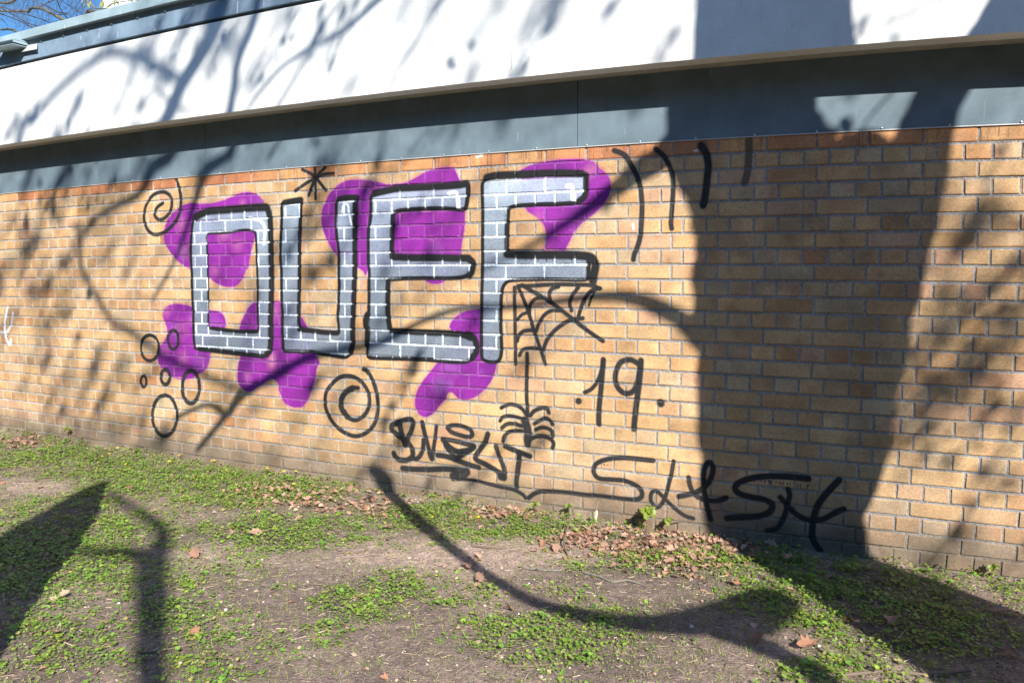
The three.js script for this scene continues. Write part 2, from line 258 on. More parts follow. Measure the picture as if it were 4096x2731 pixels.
function whiteMarks(ink) {
  ink(26, 0.95, 0, [-130,1147,-158,1068,-177,983,-173,916,-146,849,-116,825,-95,871]);
  ink(28, 0.55, 0, [-57,1104,-82,1008,-149,936,-239,928]);
  ink(25, 0.7, 0, [2692,1845,2776,1830,2823,1797,2836,1744,2820,1660]);
  ink(17, 0.95, 0, [3520,1867,3530,1907,3564,1908,3575,1846,3593,1776]);
  ink(25, 0.95, 0, [4348,1952,4401,1950,4412,1866]);
  ink(27, 0.9, 0, [5147,1960,5175,1956,5183,1885]);
  ink(13, 0.9, 0, [4545,2165,4581,2170]);
  ink(10, 0.7, 0, [5887,2116,5904,2117]);
  ink(10, 0.8, 0, [5546,1728,5551,1703]);
  ink(13, 0.7, 0, [5548,1732,5553,1703]);
}
function curve(g, p, closed) {                             // a smooth line through points [x, y, x, y ...]
  const n = p.length / 2, at = (i) => { const k = closed ? (i + n) % n : clamp(i, 0, n - 1); return [p[2 * k], p[2 * k + 1]]; };
  g.beginPath(); g.moveTo(...at(0));
  for (let i = 0; i < (closed ? n : n - 1); i++) {
    const a = at(i - 1), b = at(i), c = at(i + 1), d = at(i + 2), k = 0.16;
    g.bezierCurveTo(b[0] + (c[0] - a[0]) * k, b[1] + (c[1] - a[1]) * k, c[0] - (d[0] - b[0]) * k, c[1] - (d[1] - b[1]) * k, c[0], c[1]);
  }
  if (closed) g.closePath();
}
function polygon(g, p) { g.moveTo(p[0], p[1]); for (let i = 2; i < p.length; i += 2) g.lineTo(p[i], p[i + 1]); g.closePath(); }
function letterPath(g) { g.beginPath(); for (const p of [letterD, letterDHole, letterU, letterE, letterF]) polygon(g, p); }
function drawWall(tile, mortar) {
  const c = canvas(PX, PY), g = c.getContext('2d'), x0 = TILE_X[tile], r = rng(90 + tile + (mortar ? 7 : 0));
  g.fillStyle = 'rgb(184,146,100)'; g.fillRect(0, 0, PX, PY);
  if (mortar) { const lime = g.createLinearGradient((1.2 - x0) / TILE_W * PX, 0, (4.4 - x0) / TILE_W * PX, 0); lime.addColorStop(0, 'rgb(173,170,167)'); lime.addColorStop(1, 'rgb(143,142,143)'); g.fillStyle = lime; g.fillRect(0, 0, PX, PY); }   // bleached with lime towards the left end
  g.setTransform(PX / TILE_W / 1000, 0, 0, -PY / TILE_H / 1000, -x0 * PX / TILE_W, PY + TILE_Y * PY / TILE_H);
  g.lineJoin = g.lineCap = 'round';
  if (!mortar) for (const b of bricks) {
    if (b.u1 < x0 - 0.5 || b.u0 > x0 + TILE_W + 0.5) continue;
    const q = b.corner, R = rng(b.seed), e = 4;
    const x = [q[0][0] * 1000 - e, q[1][0] * 1000 + e, q[2][0] * 1000 + e, q[3][0] * 1000 - e], y = [q[0][1] * 1000 - e, q[1][1] * 1000 - e, q[2][1] * 1000 + e, q[3][1] * 1000 + e];
    const path = () => { g.beginPath(); for (let i = 0; i < 4; i++) g.lineTo(x[i], y[i]); g.closePath(); };
    path(); g.fillStyle = `rgb(${b.col.map((v) => Math.round(v)).join()})`; g.fill();
    g.save(); path(); g.clip();
    for (let i = 0; i < 5; i++) {                            // firing blush and dust
      const cx = lerp(x[0], x[1], R()), cy = lerp(y[0], y[2], R()), rad = 20 + 70 * R(), t = R(), col = t < 0.35 ? '120,84,52' : t < 0.65 ? '226,190,140' : t < 0.85 ? '190,120,80' : '150,140,120';
      const gr = g.createRadialGradient(cx, cy, 0, cx, cy, rad); gr.addColorStop(0, `rgba(${col},${0.1 + 0.2 * R()})`); gr.addColorStop(1, `rgba(${col},0)`); g.fillStyle = gr; g.fillRect(cx - rad, cy - rad, 2 * rad, 2 * rad);
    }
    const edge = g.createLinearGradient(0, y[0], 0, y[2]); edge.addColorStop(0, 'rgba(90,62,40,.28)'); edge.addColorStop(0.16, 'rgba(90,62,40,0)'); edge.addColorStop(0.86, 'rgba(120,90,60,0)'); edge.addColorStop(1, 'rgba(120,90,60,.18)');
    g.fillStyle = edge; g.fillRect(x[0] - 9, y[0], x[1] - x[0] + 18, y[2] - y[0]);
    for (let i = 0; i < 9; i++) { g.fillStyle = R() < 0.7 ? 'rgba(70,48,34,.5)' : 'rgba(235,225,205,.5)'; g.beginPath(); g.arc(lerp(x[0], x[1], R()), lerp(y[0], y[2], R()), 0.8 + 2.4 * R() * R(), 0, 7); g.fill(); }
    if (R() < 0.1) { g.strokeStyle = 'rgba(80,52,36,.45)'; g.lineWidth = 1.5; g.beginPath(); const yy = lerp(y[0], y[2], R()); g.moveTo(lerp(x[0], x[1], 0.2 * R()), yy); g.lineTo(lerp(x[0], x[1], 0.6 + 0.4 * R()), yy + 8 * (R() - 0.5)); g.stroke(); }
    g.restore();
  }
  // water marks that run down from the eaves, dirt splashed up from the ground
  for (let i = 0; i < 50; i++) {
    const x = x0 * 1000 + r() * TILE_W * 1000, top = 2175, n = 1 + Math.floor(r() * 5);
    for (let k = 0; k < n; k++) { const xx = x + k * (7 + 6 * r()), len = 25 + 75 * r() + (r() < 0.08 ? 260 * r() : 0); g.strokeStyle = `rgba(58,30,20,${0.2 + 0.35 * r()})`; g.lineWidth = 2.2 + 2 * r(); g.beginPath(); g.moveTo(xx, top); g.lineTo(xx + 2 * (r() - 0.5), top - len); g.stroke(); }
  }
  const splash = g.createLinearGradient(0, 60, 0, 330); splash.addColorStop(0, 'rgba(108,94,80,.62)'); splash.addColorStop(0.5, 'rgba(112,96,82,.28)'); splash.addColorStop(1, 'rgba(112,96,82,0)'); g.fillStyle = splash; g.fillRect(-2000, -200, 12000, 540);
  for (let i = 0; i < 9; i++) { let x = x0 * 1000 + r() * TILE_W * 1000, y = 2170; g.strokeStyle = `rgba(50,32,24,${0.18 + 0.2 * r()})`; g.lineWidth = 2 + 1.2 * r(); g.beginPath(); g.moveTo(x, y); const end = y - 300 - 1300 * r() * r(); while (y > end) { y -= 60; x += 3 * (r() - 0.5); g.lineTo(x, y); } g.stroke(); }
  for (let i = 0; i < 90; i++) { const cx = x0 * 1000 + r() * TILE_W * 1000, cy = 20 + 210 * r() * r(), rad = 40 + 120 * r(), col = r() < 0.6 ? '86,74,62' : r() < 0.5 ? '96,100,70' : '170,158,146'; const gr = g.createRadialGradient(cx, cy, 0, cx, cy, rad); gr.addColorStop(0, `rgba(${col},${0.16 + 0.2 * r()})`); gr.addColorStop(1, `rgba(${col},0)`); g.fillStyle = gr; g.fillRect(cx - rad, cy - rad, 2 * rad, 2 * rad); }
  for (let i = 0; i < 26; i++) { const cx = x0 * 1000 + r() * TILE_W * 1000, cy = 300 + 1800 * r(), rad = 150 + 350 * r(), col = r() < 0.6 ? '112,84,58' : '206,180,146'; const gr = g.createRadialGradient(cx, cy, 0, cx, cy, rad); gr.addColorStop(0, `rgba(${col},${0.1 + 0.1 * r()})`); gr.addColorStop(1, `rgba(${col},0)`); g.fillStyle = gr; g.fillRect(cx - rad, cy - rad, 2 * rad, 2 * rad); }
  // ---- spray paint
  const cover = mortar ? 0.62 : 0.95;
  for (const p of purplePaint) {
    curve(g, p, true);
    for (const [lw, al] of [[46, 0.07], [26, 0.12], [12, 0.3]]) { g.strokeStyle = `rgba(140,60,146,${al * cover})`; g.lineWidth = lw; g.stroke(); }
    g.fillStyle = `rgba(124,24,136,${cover})`; g.fill();
    g.save(); g.clip();
    let lo = 1e9, hi = -1e9, yl = 1e9, yh = -1e9; for (let i = 0; i < p.length; i += 2) { lo = Math.min(lo, p[i]); hi = Math.max(hi, p[i]); yl = Math.min(yl, p[i + 1]); yh = Math.max(yh, p[i + 1]); }
    for (let i = 0; i < 60; i++) { const cx = lerp(lo, hi, r()), cy = lerp(yl, yh, r()), rad = 25 + 90 * r(), t = r(), col = t > 0.9 ? '205,165,140' : t < 0.4 ? '88,16,104' : t < 0.8 ? '142,40,146' : '150,120,170'; const gr = g.createRadialGradient(cx, cy, 0, cx, cy, rad); gr.addColorStop(0, `rgba(${col},.42)`); gr.addColorStop(1, `rgba(${col},0)`); g.fillStyle = gr; g.fillRect(cx - rad, cy - rad, 2 * rad, 2 * rad); }
    for (let i = 0; i < 9; i++) { g.strokeStyle = 'rgba(232,160,140,.5)'; g.lineWidth = 3; const cx = lerp(lo, hi, r()), cy = lerp(yl, yh, r()); g.beginPath(); g.moveTo(cx, cy); g.lineTo(cx + 18 * r(), cy - 12 * r()); g.stroke(); }
    g.restore();
  }
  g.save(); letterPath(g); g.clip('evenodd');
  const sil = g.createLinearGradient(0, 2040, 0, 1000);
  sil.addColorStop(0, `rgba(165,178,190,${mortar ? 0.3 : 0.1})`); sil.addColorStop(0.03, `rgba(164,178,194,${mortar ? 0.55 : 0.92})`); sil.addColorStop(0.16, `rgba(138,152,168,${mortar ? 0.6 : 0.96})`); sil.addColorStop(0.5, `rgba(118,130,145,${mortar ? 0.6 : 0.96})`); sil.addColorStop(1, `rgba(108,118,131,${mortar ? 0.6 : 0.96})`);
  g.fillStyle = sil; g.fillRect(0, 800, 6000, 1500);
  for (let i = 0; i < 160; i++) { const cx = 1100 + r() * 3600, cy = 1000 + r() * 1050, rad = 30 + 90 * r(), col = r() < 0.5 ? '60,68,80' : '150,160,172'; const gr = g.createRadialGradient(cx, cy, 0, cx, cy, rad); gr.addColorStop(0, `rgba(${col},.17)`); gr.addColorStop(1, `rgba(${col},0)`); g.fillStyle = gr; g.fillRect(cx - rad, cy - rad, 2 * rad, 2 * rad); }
  for (let i = 0; i < 5200; i++) { g.fillStyle = `rgba(228,236,244,${0.25 + 0.6 * r()})`; g.beginPath(); g.arc(1000 + r() * 3900, 1000 + r() * 1100, 0.8 + 1.5 * r() * r(), 0, 7); g.fill(); }  // sparkle of the silver paint, drawn in as pale specks
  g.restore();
  let ink = '13,13,15';
  const black = (w, a, closed, p) => {
    curve(g, p, closed);
    g.strokeStyle = `rgba(${ink},${0.1 * a})`; g.lineWidth = w * 1.4; g.stroke();
    g.strokeStyle = `rgba(${ink},${0.22 * a})`; g.lineWidth = w * 1.18; g.stroke();
    g.strokeStyle = `rgba(${ink},${(mortar ? 0.42 : 0.62) * a})`; g.lineWidth = w * 1.0; g.stroke();
    g.strokeStyle = `rgba(${ink},${(mortar ? 0.4 : 0.86) * a})`; g.lineWidth = w * 0.84; g.stroke();
    // stray droplets beside the line, thin passes along it
    for (let i = 0; i + 3 < p.length; i += 2) for (let k = 0; k < 9; k++) { const t = r(), an = 6.283 * r(), q = w * (0.45 + 0.5 * r() * r()); g.fillStyle = `rgba(${ink},${0.25 + 0.4 * r()})`; g.beginPath(); g.arc(lerp(p[i], p[i + 2], t) + Math.cos(an) * q, lerp(p[i + 1], p[i + 3], t) + Math.sin(an) * q, 0.7 + 1.4 * r() * r(), 0, 7); g.fill(); }
    if (!closed) for (let i = 0; i + 3 < p.length; i += 2) if (r() < 0.4) { g.strokeStyle = `rgba(150,125,100,${0.14 * r()})`; g.lineWidth = w * 0.5; g.beginPath(); g.moveTo(p[i], p[i + 1]); g.lineTo(p[i + 2], p[i + 3]); g.stroke(); }
  };
  outlines(black);
  // the joints inside the letters, picked out again in white with a brush
  g.save(); letterPath(g); g.clip('evenodd');
  const line = (u0, v0, u1, v1, w) => {
    if (r() < 0.07) return;
    const n = Math.max(2, Math.ceil(Math.hypot(u1 - u0, v1 - v0) / 0.03)); const strong = 0.6 + 0.4 * r();
    for (let i = 0; i < n; i++) { const a = bow(lerp(u0, u1, i / n), lerp(v0, v1, i / n)), b = bow(lerp(u0, u1, (i + 1) / n), lerp(v0, v1, (i + 1) / n)); g.strokeStyle = `rgba(222,231,240,${strong * (0.8 + 0.2 * r())})`; g.lineWidth = w * (0.75 + 0.55 * r()); g.beginPath(); g.moveTo(a[0] * 1000, a[1] * 1000 + 2 * (r() - 0.5)); g.lineTo(b[0] * 1000, b[1] * 1000 + 2 * (r() - 0.5)); g.stroke(); }
  };
  for (const b of bricks) {
    if (b.u0 < 0.8 || b.u1 > 5.4 || b.c < 3 || b.c > 16) continue;
    line(b.u0, course(b.c) - 1 / 24, b.u1, course(b.c) - 1 / 24, 13); line(b.u0, course(b.c) - 1 / 24, b.u0, course(b.c) + 1 / 24, 12);
  }
  g.restore();
  // black edges again, lighter, where they ran over the white
  outlines((w, a, closed, p) => { curve(g, p, closed); g.strokeStyle = `rgba(15,15,17,${(mortar ? 0.55 : 0.82) * a})`; g.lineWidth = w * 0.82; g.stroke(); });
  ink = '27,27,29'; tags(black); ink = '13,13,15';
  // drips
  for (const [x, y, n, dx] of [[5378, 342, 4, 13], [6222, 350, 22, 13], [6522, 352, 2, 6], [4838, 1544, 10, 40], [3060, 520, 9, 13]]) for (let i = 0; i < n; i++) { g.strokeStyle = x === 3060 ? 'rgba(132,34,142,.8)' : 'rgba(14,14,16,.9)'; g.lineWidth = 2 + 2 * r(); const xx = x + dx * i * (0.8 + 0.4 * r()); g.beginPath(); g.moveTo(xx, y); g.lineTo(xx, y - 6 - 16 * r()); g.stroke(); }
  whiteMarks((w, a, closed, p) => { curve(g, p, closed); g.strokeStyle = `rgba(232,238,244,${a * 0.35})`; g.lineWidth = w * 1.25; g.stroke(); g.strokeStyle = `rgba(236,241,246,${a * (mortar ? 0.8 : 1)})`; g.lineWidth = w * 0.85; g.stroke(); });
  for (let i = 0; i < 160; i++) { g.fillStyle = 'rgba(236,234,228,.75)'; g.beginPath(); g.arc(x0 * 1000 + r() * TILE_W * 1000, 150 + r() * 2000, 1 + 2.5 * r() * r(), 0, 7); g.fill(); }
  // fine grain over everything
  const im = g.getImageData(0, 0, PX, PY), d = im.data;
  for (let y = 0; y < PY; y++) for (let x = 0; x < PX; x++) {
    const i = (y * PX + x) * 4, k = 1 + (mortar ? 0.34 : 0.2) * (hash2(x, y, 5) - 0.5) + (mortar ? 0.22 : 0.13) * (noise(x / 3.1, y / 3.1, 6) - 0.5) + 0.14 * (noise(x / 60, y / 45, 8) - 0.5);
    d[i] = clamp(d[i] * k, 0, 255); d[i + 1] = clamp(d[i + 1] * k, 0, 255); d[i + 2] = clamp(d[i + 2] * k, 0, 255);
  }
  g.setTransform(1, 0, 0, 1, 0, 0); g.putImageData(im, 0, 0);
  return tex(c);
}
const uvOf = (x, y, tile) => [(x - TILE_X[tile]) / TILE_W, (y - TILE_Y) / TILE_H];
const brickGrain = grain(256, [[16, 1], [48, 1], [110, 1.2]], 3), mortarGrain = grain(256, [[24, 1], [70, 1.4], [128, 1]], 9);
const fine = (t) => { const c = t.clone(); c.repeat.set(16, 8); c.needsUpdate = true; return c; };
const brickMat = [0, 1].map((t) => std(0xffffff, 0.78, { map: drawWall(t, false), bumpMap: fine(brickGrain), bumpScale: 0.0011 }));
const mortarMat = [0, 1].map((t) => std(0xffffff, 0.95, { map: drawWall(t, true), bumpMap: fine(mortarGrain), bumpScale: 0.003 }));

// ------------------------------------------------------------------ the building
const building = thing('brick_building', 'low yellow brick building with a painted wall under a white concrete eaves band', 'building');
const wall = (() => {                                      // the mortar bed, a sheet a few millimetres behind the brick faces
  const pos = [], uv = [], idx = [[], []];
  const us = [], vs = []; for (let u = LEFT; u <= RIGHT + 0.01; u += 0.05) us.push(u); for (let v = -0.1; v < 2.16; v += 0.03) vs.push(v); vs.push(2.16);
  for (const v of vs) for (const u of us) {
    const [x, y] = bow(u, v), tile = 0; pos.push(x, y, -0.0052 + 0.0022 * (hash2(Math.round(u * 100), Math.round(v * 100), 2) - 0.5)); uv.push(x, y);
  }
  const parts = [0, 1].map(() => ({ pos: [], uv: [], idx: [] })), W = us.length;
  for (const t of [0, 1]) {
    const P = parts[t], map = new Map(), vert = (i) => { if (!map.has(i)) { map.set(i, P.pos.length / 3); P.pos.push(pos[3 * i], pos[3 * i + 1], pos[3 * i + 2]); let x = pos[3 * i]; if (x > 8.25) x = 7.2 + (x * 7 % 1); if (x < -0.85) x = -0.6 + ((-x * 7) % 0.5); P.uv.push(...uvOf(x, pos[3 * i + 1], t)); } return map.get(i); };
    for (let j = 0; j + 1 < vs.length; j++) for (let i = 0; i + 1 < W; i++) { if ((us[i] + 0.025 > 3.7) !== (t === 1)) continue; const a = j * W + i; P.idx.push(vert(a), vert(a + 1), vert(a + W + 1), vert(a), vert(a + W + 1), vert(a + W)); }
  }
  const gs = parts.map((P) => { const g = new THREE.BufferGeometry(); g.setAttribute('position', new THREE.Float32BufferAttribute(P.pos, 3)); g.setAttribute('uv', new THREE.Float32BufferAttribute(P.uv, 2)); g.setIndex(P.idx); g.computeVertexNormals(); return g; });
  return mesh('wall', mergeGeometries(gs, true), mortarMat, building);
})();
function brickShape(b) {
  const P = [], C = 0.0028, R = rng(b.seed + 5), out = [], uv = [];
  // how far the brick lies from the picture's stretch: its face is then borrowed from a brick further in
  let shift = 0; const w = 0.25; if (b.u1 > 8.1) shift = -Math.ceil((b.u1 - 8.1) / w) * w; if (b.u0 < -0.8) shift = Math.ceil((-0.8 - b.u0) / w) * w;
  const tile = (b.u0 + shift + b.u1 + shift) / 2 > 3.7 ? 1 : 0;
  const c = b.corner, mid = [(c[0][0] + c[2][0]) / 2, (c[0][1] + c[2][1]) / 2], sx = [1, -1, -1, 1], sy = [1, 1, -1, -1];
  const F = c.map((p, i) => { const ch = C * (0.6 + R()) + (R() < 0.08 ? 0.004 : 0); return [p[0] + sx[i] * ch, p[1] + sy[i] * ch, b.z + (p[0] - mid[0]) * b.tilt[0] * 8 + (p[1] - mid[1]) * b.tilt[1] * 8]; });
  const E = c.map((p, i) => [p[0], p[1], F[i][2] - C]), B = c.map((p) => [p[0], p[1], -0.03]);
  const V = (p) => { out.push(...p); uv.push(...uvOf(p[0] + shift, p[1], tile)); };
  const quad = (a, b2, c2, d) => { for (const p of [a, b2, c2, a, c2, d]) V(p); };
  quad(F[0], F[1], F[2], F[3]);
  for (let i = 0; i < 4; i++) { const j = (i + 1) % 4; quad(E[i], E[j], F[j], F[i]); quad(B[i], B[j], E[j], E[i]); }
  const g = new THREE.BufferGeometry(); g.setAttribute('position', new THREE.Float32BufferAttribute(out, 3)); g.setAttribute('uv', new THREE.Float32BufferAttribute(uv, 2)); g.computeVertexNormals();
  return { g, tile };
}
{
  // the bricks that show largest are meshes of their own, the rest one joined part per paint sheet
  const size = (b) => { const x = (b.u0 + b.u1) / 2, y = course(b.c); if (x < -0.4 || x > 7.45 || y < 0.02) return 0; const d = Math.hypot(x - 6.958, y - 1.417, 4.44); return (b.u1 - b.u0) * 4.44 / d ** 3; };
  const order = bricks.filter((b) => size(b) > 0).sort((a, b) => size(b) - size(a)), own = new Set(order.slice(0, 296)), rest = [[], []];
  for (const b of bricks) {
    const { g, tile } = brickShape(b);
    if (own.has(b)) mesh(numbered('brick'), g, brickMat[tile], wall); else rest[tile].push(g);
  }
  for (const t of [0, 1]) mesh(numbered('far_bricks'), mergeGeometries(rest[t]), brickMat[t], wall).userData.kind = 'stuff';
}
// a profile [[v, z], ...] drawn along the eaves from u0 to u1, closed at both ends
function eave(profile, u0, u1, step = 0.25, bevel) {
  const n = Math.max(1, Math.round((u1 - u0) / step)), m = profile.length, pos = [], uv = [];
  const at = (i, j) => { const u = lerp(u0, u1, i / n), [v, z] = profile[(j + m) % m]; return [...bow(u, v, z), u]; };
  let run = 0; const runs = profile.map((p, j) => { const q = profile[(j + 1) % m], r0 = run; run += Math.hypot(q[0] - p[0], q[1] - p[1]); return [r0, run]; });
  const V = (p, t) => { pos.push(p[0], p[1], p[2]); uv.push(p[3], t); };
  for (let i = 0; i < n; i++) for (let j = 0; j < m; j++) { const a = at(i, j), b = at(i + 1, j), c = at(i + 1, j + 1), d = at(i, j + 1), [s, t] = runs[j]; V(a, s); V(c, t); V(b, s); V(a, s); V(d, t); V(c, t); }
  const flat = THREE.ShapeUtils.triangulateShape(profile.map(([v, z]) => new THREE.Vector2(z, v)), []);
  for (const i of [0, n]) for (const f of flat) for (const k of i ? f : [f[0], f[2], f[1]]) V(at(i, k), 0);
  const g = new THREE.BufferGeometry(); g.setAttribute('position', new THREE.Float32BufferAttribute(pos, 3)); g.setAttribute('uv', new THREE.Float32BufferAttribute(uv, 2)); g.computeVertexNormals();
  return g;
}
const rough = grain(256, [[8, 1], [24, 1], [96, 0.8]], 21);
const bump = (rx, ry) => { const t = rough.clone(); t.repeat.set(rx, ry); t.needsUpdate = true; return t; };
function weathered(base, blotch, drips, seed, size = 1024, streakCol = '235,240,244') {   // 4 m x 1 m of a painted or metal sheet
  const c = canvas(size, size / 4), g = c.getContext('2d'), r = rng(seed); g.fillStyle = `rgb(${base})`; g.fillRect(0, 0, size, size / 4);
  const im = g.getImageData(0, 0, size, size / 4), d = im.data;
  for (let y = 0; y < size / 4; y++) for (let x = 0; x < size; x++) { const i = (y * size + x) * 4, k = 1 + blotch * (noise(x / 40, y / 30, seed, size / 40, 0) - 0.5) + blotch * 0.6 * (noise(x / 9, y / 14, seed + 1) - 0.5) + 0.06 * (hash2(x, y, seed) - 0.5); for (let q = 0; q < 3; q++) d[i + q] = clamp(d[i + q] * k, 0, 255); }
  g.putImageData(im, 0, 0);
  for (let i = 0; i < drips; i++) { const x = r() * size, y = r() * size / 4, l = 4 + 20 * r(); g.strokeStyle = `rgba(${streakCol},${0.3 + 0.6 * r()})`; g.lineWidth = 0.8 + r(); g.beginPath(); g.moveTo(x, y); g.lineTo(x + 1.5 * (r() - 0.5), y + l); g.stroke(); }
  const t = tex(c); t.wrapS = t.wrapT = THREE.RepeatWrapping; t.repeat.set(0.25, 1); return t;
}
const panelMat = std(0xffffff, 0.62, { map: weathered('101,117,126', 0.12, 22, 31, 1024, '140,152,156'), bumpMap: bump(1.2, 3), bumpScale: 0.0006 });
const whiteMat = std(0xffffff, 0.8, { map: weathered('224,224,220', 0.05, 26, 37, 1024, '176,176,170'), bumpMap: bump(0.25, 0.7), bumpScale: 0.0012 });
const soffitMat = std(0xffffff, 0.9, { map: weathered('174,169,158', 0.12, 0, 41), bumpMap: bump(1, 4), bumpScale: 0.001 });
const zincMat = std(0xffffff, 0.5, { metalness: 0.08, map: weathered('127,147,165', 0.12, 90, 43), bumpMap: bump(0.6, 2), bumpScale: 0.0012 });  // bluish reflection of the sky is mixed into this zinc colour
const flashMat = std(0xffffff, 0.5, { metalness: 0.08, map: weathered('148,167,173', 0.1, 60, 47), bumpMap: bump(0.6, 2), bumpScale: 0.001 });  // same zinc, coloured lighter for the light on its upward tilt
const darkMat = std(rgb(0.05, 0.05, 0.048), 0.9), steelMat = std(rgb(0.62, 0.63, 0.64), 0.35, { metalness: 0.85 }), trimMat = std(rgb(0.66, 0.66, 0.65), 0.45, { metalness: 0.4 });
for (const [a, b] of [[-3, -0.56], [-0.56, 2.315], [2.315, 5.199], [5.199, 8.083], [8.083, 11]]) mesh(numbered('cladding_panel'), eave([[2.16, -0.05], [2.16, 0.004], [2.53, 0.004], [2.53, -0.05]], a + 0.0022, b - 0.0022), panelMat, building);
mesh('edge_trim', eave([[2.1525, -0.02], [2.1525, 0.007], [2.158, 0.007], [2.158, -0.02]], LEFT, RIGHT), trimMat, building);
// eaves band of white concrete: face, underside with its groove, shaded step below the metal
mesh('soffit_board', eave([[2.531, -0.05], [2.531, 0.104], [2.585, 0.104], [2.585, -0.05]], LEFT, RIGHT), soffitMat, building);
mesh('concrete_band', eave([[2.527, 0.11], [2.524, 0.222], [2.5265, 0.225], [3.153, 0.225], [3.156, 0.221], [3.157, -0.2], [2.58, -0.2], [2.58, 0.11]], LEFT, RIGHT), [whiteMat][0], building);
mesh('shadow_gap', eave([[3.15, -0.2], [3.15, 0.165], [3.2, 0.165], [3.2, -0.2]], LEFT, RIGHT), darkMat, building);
const sheets = [-3, -0.9, 1.52, 3.94, 6.36, 8.78, 11];
for (let i = 0; i + 1 < sheets.length; i++) {
  const k = (i % 2) * 0.0012;
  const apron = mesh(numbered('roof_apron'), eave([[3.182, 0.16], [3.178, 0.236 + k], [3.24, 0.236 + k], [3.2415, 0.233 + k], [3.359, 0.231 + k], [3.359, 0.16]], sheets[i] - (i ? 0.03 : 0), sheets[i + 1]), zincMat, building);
}
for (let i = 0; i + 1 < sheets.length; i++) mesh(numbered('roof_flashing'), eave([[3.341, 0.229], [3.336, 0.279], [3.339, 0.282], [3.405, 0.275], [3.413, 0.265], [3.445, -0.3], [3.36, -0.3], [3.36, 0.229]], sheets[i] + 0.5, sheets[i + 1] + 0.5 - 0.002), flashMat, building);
for (let i = 0; i < 27; i++) { const [x, y, z] = bow(1.003 + 0.2885 * (i - 10), 3.302, 0.235); const b = mesh(numbered('bolt'), new THREE.CylinderGeometry(0.007, 0.007, 0.012, 8).rotateX(Math.PI / 2), steelMat, building); b.position.set(x, y, z + 0.003); }
for (let i = 0; i < 44; i++) { const [x, y, z] = bow(5.878 + 0.3108 * (i - 28), 2.163, 0.006); if (x < LEFT || x > RIGHT) continue; const b = mesh(numbered('screw'), new THREE.SphereGeometry(0.0055, 8, 6).scale(1, 1, 0.6), steelMat, building); b.position.set(x, y, z + 0.002); }
{ // rain outlet: an open tray under the flashing, with a splayed apron below it
  const t = 0.004, box = (x0, x1, y0, y1, z0, z1) => { const [a] = bow(x0, y0, 0.3), [b] = bow(x1, y0, 0.3), [, c] = bow(x0, y0, 0.3), [, d] = bow(x0, y1, 0.3); return new THREE.BoxGeometry(b - a, d - c, z1 - z0).translate((a + b) / 2, (c + d) / 2, (z0 + z1) / 2); };
  const spout = mesh('rain_spout', mergeGeometries([box(0.2, 0.53, 3.292, 3.292 + t, 0.2, 0.36), box(0.2, 0.2 + t, 3.2962, 3.33, 0.2, 0.36), box(0.526, 0.53, 3.2962, 3.33, 0.2, 0.36), box(0.2, 0.53, 3.3302, 3.3342, 0.2, 0.355), box(0.2, 0.53, 3.2962, 3.33, 0.2, 0.21)]), flashMat, building);
  mesh('splash_plate', (() => { const g = box(0.535, 0.655, 3.243, 3.3, 0.237, 0.241), p = g.attributes.position; for (let i = 0; i < p.count; i++) if (p.getY(i) < bow(0.6, 3.27, 0.3)[1]) { p.setX(i, p.getX(i) + (p.getX(i) > bow(0.6, 3.2, 0.3)[0] ? 0.03 : -0.05)); p.setZ(i, p.getZ(i) + 0.028); } g.computeVertexNormals(); return g; })(), trimMat, building);  // paler metal stands in for the reflected light on this flashing
}
// the body of the building behind the wall
mesh('wall_core', new THREE.BoxGeometry(RIGHT - LEFT, 2.7, 0.3).translate((LEFT + RIGHT) / 2, 1.15, -0.2), std(rgb(0.3, 0.25, 0.2)), building);
mesh('roof', new THREE.BoxGeometry(RIGHT - LEFT + 0.3, 0.5, 7.6).translate((LEFT + RIGHT) / 2, 3.09, -4.02), std(rgb(0.12, 0.12, 0.12), 0.95), building);
mesh('side_wall', new THREE.BoxGeometry(RIGHT - LEFT - 0.2, 2.84, 7.1).translate((LEFT + RIGHT) / 2, 1.4, -3.95), std(rgb(0.4, 0.3, 0.19)), building);

